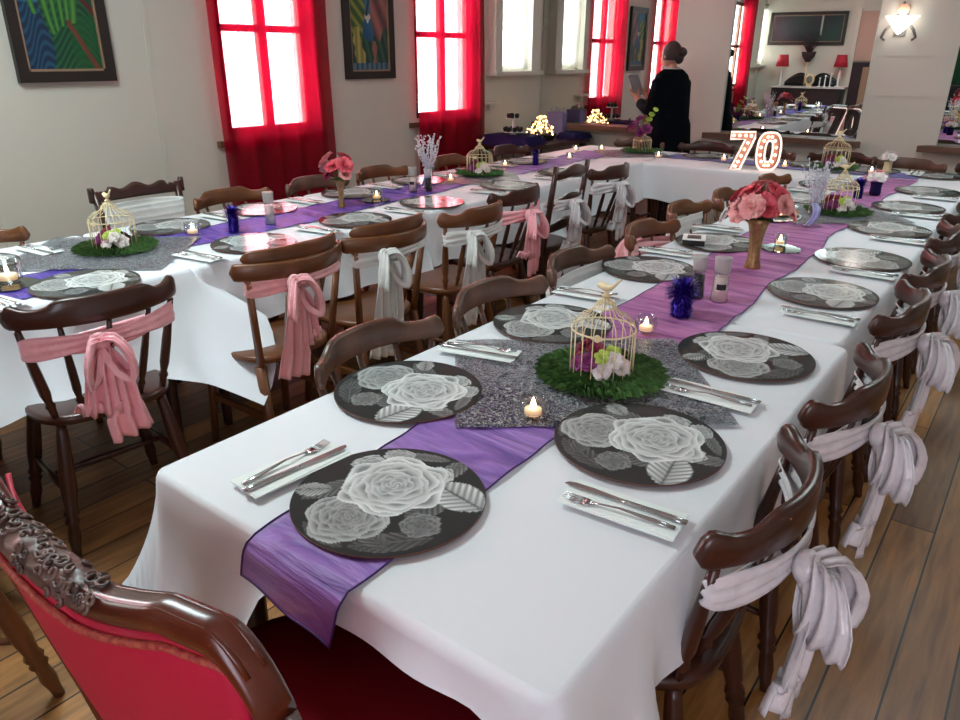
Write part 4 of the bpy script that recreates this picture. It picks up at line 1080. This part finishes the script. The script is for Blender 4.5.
# marquee numerals
def marquee(name, label, outlines, bulbs, loc, rz):
    """outlines: list of closed (x,z) loops; first is outer, second (optional) hole"""
    t = thing(name, label, 'lit number', loc, rz, 'light-up marquee numbers')
    D = .045; mt = Matrix.Rotation(pi/2,4,'X')
    outer = outlines[0]
    b = B()
    if len(outlines) == 1: b.prism(outer, .012-D, .018-D+.012, mt)
    else:
        inn = outlines[1]; n = len(outer); vs = []
        for (x, z) in outer: vs.append((x, D-.01, z))
        for (x, z) in inn: vs.append((x, D-.01, z))
        b.add(vs, [(i, (i+1) % n, n+(i+1) % n, n+i) for i in range(n)], False)
    b.build('face', 'marqf', t, solid=.004)
    b = B(); b.v = []
    if len(outlines) == 1: b.prism(outer, -D-.002, -D+.004, mt)
    else:
        n = len(outer); b.add([(x, D, z) for x, z in outer]+[(x, D, z) for x, z in outlines[1]], [(i, (i+1) % n, n+(i+1) % n, n+i) for i in range(n)], False)
    b.build('back_plate', 'frame', t, solid=.003)
    b = B()
    for lp in outlines:
        n = len(lp); vs = []
        for (x, z) in lp: vs += [(x,0,z),(x,D,z)]
        b.add(vs, [(2*i, 2*((i+1) % n), 2*((i+1) % n)+1, 2*i+1) for i in range(n)], False)
    b.build('side_wall', 'frame', t, solid=.004)
    b = B()
    for lp in outlines: b.tube([(x,-.001,z) for x, z in lp], .0075, 8, closed=True)
    b.build('rim', 'marq', t)
    for (x, z) in bulbs:
        B().ball((x, D-.036, z), .0095, 10, 6).build('bulb','bulb',t)
    return t
seven = [(-.085,.255),(.085,.255),(.085,.215),(.005,.0),(-.06,.0),(.018,.205),(-.085,.205)]
marquee('marquee_number', 'light-up white number 7 with bulbs on the head table', [seven[::-1]], [(-.062,.23),(-.02,.23),(.022,.23),(.06,.228),(.042,.18),(.024,.135),(.006,.09),(-.01,.05),(-.026,.018)], (-1.80,5.43,TZ+.002), .60)
def oval(w, h, n=40, p=.62): return [(w*math.copysign(abs(cos(2*pi*i/n))**p, cos(2*pi*i/n)), .128+h*math.copysign(abs(sin(2*pi*i/n))**.8, sin(2*pi*i/n))) for i in range(n)]
marquee('marquee_number', 'light-up white number 0 with bulbs on the head table', [oval(.082,.128), oval(.026,.072)], [(.054*cos(2*pi*i/12+.26)*(1.0), .128+.1*sin(2*pi*i/12+.26)) for i in range(12)], (-1.63,5.50,TZ+.002), .60)

# ------------------------------------------------------------------ buffet in the far corner
t = thing('buffet_table', 'dark wooden buffet table in the far left corner', 'table', (-4.13,6.36,0))
B().box(-.30,.30,-.62,.52,.68,.72).build('tabletop','dark',t)
for sx in (-1,1):
    for sy in (-1,1): B().box(-.025,.025,-.025,.025,0,.68,Matrix.Translation((sx*.26,sy*.48-.04,0))).build('leg','dark',t)
def drape_box(name, x0, x1, y0, y1, z0, z1, m, label, cat, seed=0):
    r = random.Random(seed); ph = r.uniform(0,6); cx, cy = (x0+x1)/2, (y0+y1)/2; b = B(); a, c = (x1-x0)/2, (y1-y0)/2
    def fn(u, v):
        an = u*2*pi; k = [0.01,.7,.97,1.0,1.06,1.12][min(5,int(v*5+.5))]; zz = [z1,z1+.004,z1,z1-.015,(z0+z1)/2,z0][min(5,int(v*5+.5))]
        sx = math.copysign(abs(cos(an))**.5, cos(an)); sy = math.copysign(abs(sin(an))**.5, sin(an)); w = 1+.05*sin(an*9+ph)*(v > .6)
        return (a*k*sx*w, c*k*sy*w, zz+(.01*sin(an*5) if v > .9 else 0))
    b.grid(fn, 60, 6, cu=True); o = b.build(name, m); o.location = (cx, cy, 0); return tag(o, label, cat)
drape_box('draped_cloth', -4.38,-3.86,5.72,6.12,.725,.80,'navy','bunched navy purple cloth under the cupcake stand','cloth',1)
drape_box('draped_cloth', -4.06,-3.80,6.58,6.88,.725,.775,'navy','dark purple cloth draped beside the gift bag','cloth',2)
t = thing('cupcake_stand', 'white cupcake stand with dark cakes on the purple cloth', 'cake stand', (-4.12,5.92,.805))
B().lathe([(.04,0),(.012,.012),(.008,.15),(.001,.16)], 14).build('pillar','white',t)
for z, R in ((.02,.10),(.14,.065)):
    B().lathe([(.001,z),(R,z),(R+.004,z+.006),(.001,z+.005)], 24).build('plate','white',t)
for z, R, n in ((.026,.075,8),(.146,.042,5)):
    for i in range(n):
        c = B().lathe([(.014,0),(.02,.022),(.022,.03),(.014,.04),(.001,.044)], 10).build('cupcake','cake')
        c.location = (-4.12+R*cos(i*2*pi/n), 5.92+R*sin(i*2*pi/n), .805+z); tag(c, 'small dark chocolate cupcake on the white stand', 'cupcake', 'chocolate cupcakes on the stand')
t = thing('lit_basket', 'dark wicker basket of warm fairy lights on the buffet', 'basket', (-4.10,6.38,.725))
B().lathe([(.12,0),(.15,.05),(.155,.055),(.14,.055),(.11,.01),(.001,.008)], 24).build('basket','wick',t)
b = B(); w = B(); r = random.Random(12)
for i in range(85):
    h = r.random(); rad = (.15*(1-h)+.035)*sqrt(r.random()); a = r.uniform(0,6.28); B().ball((rad*cos(a), rad*sin(a), .05+h*.17), .0085, 6, 4).build('fairy_light','led',t)
for i in range(6): w.tube([((.14-.02*k)*cos(i+k*.7), (.14-.02*k)*sin(i+k*.7), .05+k*.028) for k in range(7)], .003, 5)
w.build('wire_cone','cream',t)
t = thing('gift_bag', 'lilac paper gift bag with grey tissue in the far corner', 'gift bag', (-4.16,6.76,.725), .1)
B().prism([(-.085,-.05),(.085,-.05),(.085,.05),(-.085,.05)],.0,.24).build('bag','bagl',t)
b = B(); r = random.Random(2)
for i in range(14):
    x, y = r.uniform(-.07,.07), r.uniform(-.035,.035); b.add([(x-.03,y,.22),(x+.03,y+.01,.22),(x+r.uniform(-.03,.03),y,.27+r.uniform(0,.02)),(x,y-.02,.25)], [(0,1,2),(0,2,3)], False)
b.build('tissue','bagt',t)
B().tube([(-.04,-.052,.23),(-.035,-.055,.285),(.035,-.055,.285),(.04,-.052,.23)], .003, 6).build('handle','bagl',t)
t = thing('wall_bracket', 'small white bracket shelf on wall above the cupcake stand', 'shelf', (XW,6.02,1.06)); B().box(0,.08,-.12,.12,0,.02).build('shelf_board','trimw',t); B().box(0,.05,-.02,.02,-.05,0).build('bracket','trimw',t)

# wall light on the pier
t = thing('wall_light', 'lit white glass uplight on the wall between the mirrors', 'wall light', (-1.215,YF-.03,1.665)); FAR.append(t)
b = B(); b.lathe([(.001,0),(.02,.012),(.125,.125),(.13,.13),(.12,.13),(.01,.02)], 5, sx=1, sy=.55); o = b.build('glass_shade','shadewh',t); o.location = (0,-.085,-.01)
B().ball((.0,-.04,.17), .045, 14, 8, 1, .5, .9).build('lamp_cover','peach',t)
B().ball((.0,-.045,.213), .012, 8, 5).build('finial','iron',t)
for sx in (-1,1): B().tube([(sx*.05,-.03,.08),(sx*.10,-.05,.02),(sx*.12,-.03,-.03),(sx*.095,-.02,-.05)], [.009,.012,.012,.008], 8).build('scroll_arm','iron',t)
B().box(-.04,.04,-.012,0,-.02,.2).build('back_plate','iron',t)

# ------------------------------------------------------------------ sideboard wall behind the camera (seen in the mirror)
t = thing('sideboard', 'dark sideboard with pale marble top seen in the mirror', 'sideboard', (-3.48,YB+.22,0))
B().box(-.62,.62,-.2,.2,.1,.945).build('body','black',t); B().box(-.66,.66,-.215,.225,.945,.975).build('marble_top','marble',t)
for x in (-.31,.31): B().box(x-.28,x+.28,.2,.212,.16,.9).build('door','cake',t)
for sx in (-1,1):
    for sy in (-1,1): B().box(-.03,.03,-.03,.03,0,.1,Matrix.Translation((sx*.56,sy*.15,0))).build('foot','black',t)
b = B(); b.grid(lambda u, v: ((u-.5)*.95, -.15, .975+v*(.06+.2*abs(sin(u*pi*2.0))**.6*(.5+.5*sin(u*pi)))), 50, 4); b.build('scroll_back','black',t,solid=.02)
for i, x in enumerate((-4.0,-2.98)):
    l = thing('table_lamp', ['red shaded lamp at the left end of the mirrored sideboard','red shaded lamp at the right end of the mirrored sideboard'][1-i], 'lamp', (x,YB+.25,.975), 0, 'red table lamps on the sideboard')
    B().lathe([(.05,0),(.05,.01),(.015,.03),(.022,.14),(.012,.30),(.001,.34)], 14).build('base','white',l); B().lathe([(.12,.34),(.085,.55),(.083,.55),(.117,.34)], 20).build('lamp_shade','redsh',l)
t = thing('oval_clock', 'cream oval clock with ribbon bow in the middle of the sideboard', 'clock', (-3.47,YB+.28,.975))
B().box(-.05,.05,-.03,.03,0,.03).build('base','cream',t)
B().lathe([(.001,-.02),(.085,-.02),(.085,.02),(.001,.02)], 20, ax=Matrix.Translation((0,0,.12)) @ Matrix.Rotation(pi/2,4,'X') @ Matrix.Diagonal((1,1.25,1,1))).build('case','cream',t)
B().lathe([(.001,-.024),(.055,-.024),(.055,.024),(.001,.024)], 20, ax=Matrix.Translation((0,0,.12)) @ Matrix.Rotation(pi/2,4,'X') @ Matrix.Diagonal((1,1.25,1,1))).build('dial','iron',t)
t = thing('tall_bouquet', 'dark dried flower plume on a tall stand above the sideboard', 'flowers', (-3.58,YB+.16,.975))
B().tube([(0,0,0),(0,0,.45)], .012).build('stand','cream',t); b = B(); r = random.Random(6)
b.lathe([(.04,.42),(.11,.52),(.13,.6),(.001,.6)], 14)
for i in range(60):
    a = r.uniform(0,6.28); q = r.uniform(.05,.2); b.tube([(0,0,.55),(q*.6*cos(a),q*.3*sin(a),.7),(q*cos(a),abs(q*.3*sin(a)),.62+r.uniform(.1,.35))], [.006,.006,.003], 5)
b.build('plume','plum',t)
for i, (x, h) in enumerate(((-3.28,.16),(-3.19,.2),(-3.1,.24))):
    c = B().lathe([(.03,0),(.03,.008),(.008,.02),(.012,h*.5),(.008,h*.8),(.018,h),(.001,h)], 12).build('candlestick','white'); c.location = (x,YB+.32,.975); tag(c, 'slim white candlestick between the clock and right lamp', 'candlestick', 'white candlesticks on the sideboard')
t = struct(bpy.data.objects.new('door_1', None)); COL.objects.link(t); t.location = (-2.52,YB,0)
B().box(-.3,.3,0,.03,1.42,2.25).build('upper_panel','pinkdoor',t); B().box(-.3,.3,0,.03,0,1.40).build('lower_panel','plum',t); B().box(-.01,.01,.03,.045,0,2.25).build('stile','trimw',t); B().box(-.36,-.3,0,.05,0,2.3).box(.3,.35,0,.05,0,2.3).build('door_frame','trimw',t)
t = thing('wicker_chair', 'tan cane chair seen in the mirror beside the sideboard', 'chair', (-2.55,YB+.38,0))
B().box(-.2,.2,-.18,.18,.42,.46).build('seat','slip',t); B().box(-.06,.06,-.2,-.17,.46,1.32).build('backrest','slip',t)
for sx in (-1,1):
    for sy in (-1,1): B().tube([(sx*.18,sy*.16,0),(sx*.17,sy*.15,.42)], .015).build('leg','slip',t)
t = thing('curtain', 'dark green curtain seen in the right hand mirror', 'curtain', (-.85,YB+.07,1.05))
B().grid(lambda u, v: ((u-.5)*1.6, .02*sin(u*50), v*1.5), 90, 4).build('drape','green',t)
B().tube([(-.85,0,1.49),(.85,0,1.49)], .012).build('curtain_rod','iron',t)
t = thing('dark_cabinet', 'black cabinet below the green curtain seen in the mirror', 'cabinet', (-.85,YB+.13,0)); B().box(-.8,.8,-.1,.06,0,1.0).build('body','black',t); B().box(-.82,.82,-.1,.08,1.0,1.03).build('top','black',t)

# ------------------------------------------------------------------ the woman in the dark coat
pw = thing('person', 'person in long black coat with hair in a bun, holding a grey tablet', 'person', (-2.80,6.40,0), pi/2-.25); pw.scale = (.95,.95,.985)  # local +y faces -X
def skinned(name, verts, edges, radii, m, parent, sub=2, root=0):
    me = bpy.data.meshes.new(name); me.from_pydata(verts, edges, []); me.materials.append(M[m])
    o = bpy.data.objects.new(name, me); COL.objects.link(o); o.parent = parent
    md = o.modifiers.new('Skin','SKIN'); md.use_smooth_shade = True
    sv = me.skin_vertices
    if not sv:
        me.attributes  # layer is created by the modifier below
    if not me.skin_vertices:
        import bmesh
        bm = bmesh.new(); bm.from_mesh(me); bm.verts.layers.skin.verify(); bm.to_mesh(me); bm.free()
    for i, r in enumerate(radii):
        d = me.skin_vertices[0].data[i]; d.radius = (r, r) if not isinstance(r, tuple) else r; d.use_root = (i == root)
    s = o.modifiers.new('Sub','SUBSURF'); s.levels = sub; s.render_levels = sub
    return o
bv = [(0,0,.86),(0,0,1.08),(0,.0,1.28),(0,-.01,1.37),(0,.015,1.43),(0,.03,1.50)]
be = [(0,1),(1,2),(2,3),(3,4),(4,5)]; br = [(.13,.1),(.12,.09),(.14,.095),(.07,.06),(.042,.042),(.05,.05)]
for sx in (-1,1):
    k = len(bv); bv += [(sx*.08,0,.80),(sx*.085,.01,.46),(sx*.085,-.01,.10),(sx*.085,.05,.035),(sx*.09,.13,.03)]
    be += [(0,k),(k,k+1),(k+1,k+2),(k+2,k+3),(k+3,k+4)]; br += [.085,.055,.04,.035,.028]
    k = len(bv); bv += [(sx*.15,0,1.32),(sx*.185,.03,1.10),(sx*.10,.27,1.13),(sx*.085,.33,1.16)]
    be += [(2,k),(k,k+1),(k+1,k+2),(k+2,k+3)]; br += [.055,.042,.028,.026]
skinned('body', bv, be, br, 'skin', pw)
# head
hb = B()
def head(u, v):
    a = u*2*pi; ph_ = v*pi; z = -cos(ph_); rr_ = sin(ph_)
    x = .072*rr_*cos(a); y = .09*rr_*sin(a); zz = .112*z
    if z < 0: y += .012*(-z); x *= 1-.18*(-z)
    f = max(0, sin(a))
    if f > .9 and rr_ > .3: y += .022*exp(-((z+.18)/.16)**2)*exp(-((cos(a))/.18)**2)   # nose
    y -= .006*exp(-((z-.05)/.1)**2)*(f > .6)
    return (x, .04+y, 1.515+zz)
hb.grid(head, 36, 24, cu=True); hb.build('head','skin',pw)
for sx in (-1,1):
    B().ball((sx*.073,.035,1.515), .022, 10, 6, .35, .75, 1.2).build('ear','skin',pw)
    B().ball((sx*.028,.119,1.525), .009, 8, 6).build('eye','blackp',pw)
B().ball((0,.128,1.46), .02, 10, 5, 1, .4, .35).build('mouth','coral',pw)
b = B(); b.grid(lambda u, v: (.082*sin(v*pi*.62)*cos(u*2*pi), .022+.098*sin(v*pi*.62)*sin(u*2*pi)*(1 if sin(u*2*pi) < 0 else .86), 1.522+.115*cos(v*pi*.62)), 36, 12, cu=True)
b.ball((0,-.085,1.545), .044, 14, 9, 1, 1, .95); b.ball((0,-.06,1.50), .05, 12, 8, 1, .7, 1); b.build('hair','hair',pw)
# coat as a lofted garment with sleeves
b = B(); secs = [(.44,.25,.20,0),(.6,.245,.195,0),(.8,.235,.185,0),(1.0,.22,.165,0),(1.15,.215,.155,0),(1.28,.215,.14,0),(1.36,.175,.12,0),(1.405,.10,.09,.0),(1.42,.066,.066,.01)]
def coat(u, v):
    x = v*(len(secs)-1); i = min(int(x), len(secs)-2); f = x-i; s = [secs[i][k]*(1-f)+secs[i+1][k]*f for k in range(4)]
    a = u*2*pi; w = 1+.04*sin(a*7+1)*max(0,(1.0-s[0])); return (s[1]*w*cos(a), s[3]+s[2]*w*sin(a)+(-.02 if sin(a) < 0 and s[0] < 1 else 0), s[0])
b.grid(coat, 48, 30, cu=True); b.build('coat','coat',pw)
for sx in (-1,1):
    B().tube([(sx*.14,-.0,1.33),(sx*.175,0,1.29),(sx*.2,.01,1.18),(sx*.20,.03,1.08),(sx*.17,.12,1.085),(sx*.12,.24,1.12)], [.05,.07,.066,.066,.056,.046], 14).build('sleeve','coat',pw)
    B().tube([(sx*.085,0,.5),(sx*.085,.0,.3),(sx*.085,-.01,.08)], [.085,.068,.055], 12).build('trouser_leg','coat',pw)
b = B(); b.tube([(.075*cos(a_), .012+.078*sin(a_), 1.415+.012*sin(a_)) for a_ in [2*pi*i/24 for i in range(24)]], .014, 8, closed=True); b.build('collar','collar',pw)
# hands with fingers closed on the tablet
for sx in (-1,1):
    hv = [(sx*.10,.27,1.135),(sx*.085,.315,1.16),(sx*.075,.35,1.185)]; he = [(0,1),(1,2)]; hr = [.024,(.034,.018),(.034,.016)]
    for k in range(4):
        n0 = len(hv); ox = (k-1.5)*.016; L_ = (.9,1,.95,.75)[k]
        hv += [(sx*.075+ox,.37,1.195),(sx*.07+ox,.37+.03*L_,1.215),(sx*.065+ox-.006*sx,.375+.035*L_,1.24)]; he += [(2,n0),(n0,n0+1),(n0+1,n0+2)]; hr += [.010,.009,.008]
    n0 = len(hv); hv += [(sx*.06,.325,1.19),(sx*.045,.34,1.215),(sx*.035,.355,1.235)]; he += [(1,n0),(n0,n0+1),(n0+1,n0+2)]; hr += [.012,.010,.009]
    skinned('hand', hv, he, hr, 'skin', pw, 2)
tb = thing('tablet', 'grey tablet held up by the person in black', 'tablet', (-2.80-.335,6.40+.085,1.165), pi/2-.25)
mt = Matrix.Rotation(-.5,4,'X'); B().box(-.065,.065,-.004,.004,0,.19,mt).build('body','tablet',tb); B().box(-.058,.058,-.0055,-.004,.012,.178,mt).build('screen','glass',tb)

# ------------------------------------------------------------------ added lamps and rear fill (out of the frame)
def area(name, loc, rot, sx, sy, power, col):
    l = bpy.data.lights.new(name, 'AREA'); l.shape = 'RECTANGLE'; l.size = sx; l.size_y = sy; l.energy = power; l.color = col
    o = bpy.data.objects.new(name, l); COL.objects.link(o); o.location = loc; o.rotation_euler = rot; return o
for i, (x, y) in enumerate(((-2.7,.9),(-.2,4.5))):  # overhead lamps added out of view for the neutral base light
    t = thing('added_ceiling_light', ['added unseen ceiling lamp over the near tables','added unseen ceiling lamp over the far tables'][i], 'added ceiling light', (x,y,ZC-.07), 0, 'added ceiling lamps')
    B().box(-.62,.62,-.32,.32,.0,.07).build('housing','trimw',t)
    area('ceiling_fill', (x,y,ZC-.08), (0,0,0), 1.2, .6, (58,30)[i], (.80,.98,1))
area('rear_fill', (.9,YB+.08,1.5), (-pi/2,0,pi), 1.2, 1.8, 38, (.86,.85,1))  # added fill behind the camera, brightens the near cloth end

w = bpy.data.worlds.new('sky'); SC.world = w; w.use_nodes = True
w.node_tree.nodes['Background'].inputs[0].default_value = (.93,.97,1,1); w.node_tree.nodes['Background'].inputs[1].default_value = 26

FM = Matrix.Translation((XW,YF,0)) @ Matrix.Rotation(.033,4,'Z') @ Matrix.Translation((-XW,-YF,0))
for o in FAR: o.matrix_world = FM @ Matrix.Translation(o.location)

# ------------------------------------------------------------------ camera
f_px, pitch, roll, yaw = 736.4216, .392974, .004987, .649522
cy_, sy_ = cos(yaw), sin(yaw)
A_ = Matrix(((cy_,sy_,0),(-sy_,cy_,0),(0,0,1)))
B_ = Matrix(((1,0,0),(0,0,-1),(0,1,0))); P_ = Matrix(((1,0,0),(0,cos(pitch),-sin(pitch)),(0,sin(pitch),cos(pitch))))
Q_ = Matrix(((cos(roll),-sin(roll),0),(sin(roll),cos(roll),0),(0,0,1)))
R_ = Q_ @ P_ @ B_ @ A_
cam = bpy.data.cameras.new('camera'); co = bpy.data.objects.new('camera', cam); COL.objects.link(co)
mw = Matrix((R_[0], -R_[1], -R_[2])).transposed().to_4x4(); mw.translation = (0,0,1.495); co.matrix_world = mw
cam.sensor_width = 36; cam.lens = f_px/960*36; cam.clip_start = .02; SC.camera = co
SC.view_settings.view_transform = 'Standard'; SC.view_settings.look = 'None'; SC.view_settings.exposure = .22; SC.view_settings.gamma = 1; SC.view_settings.use_curve_mapping = False
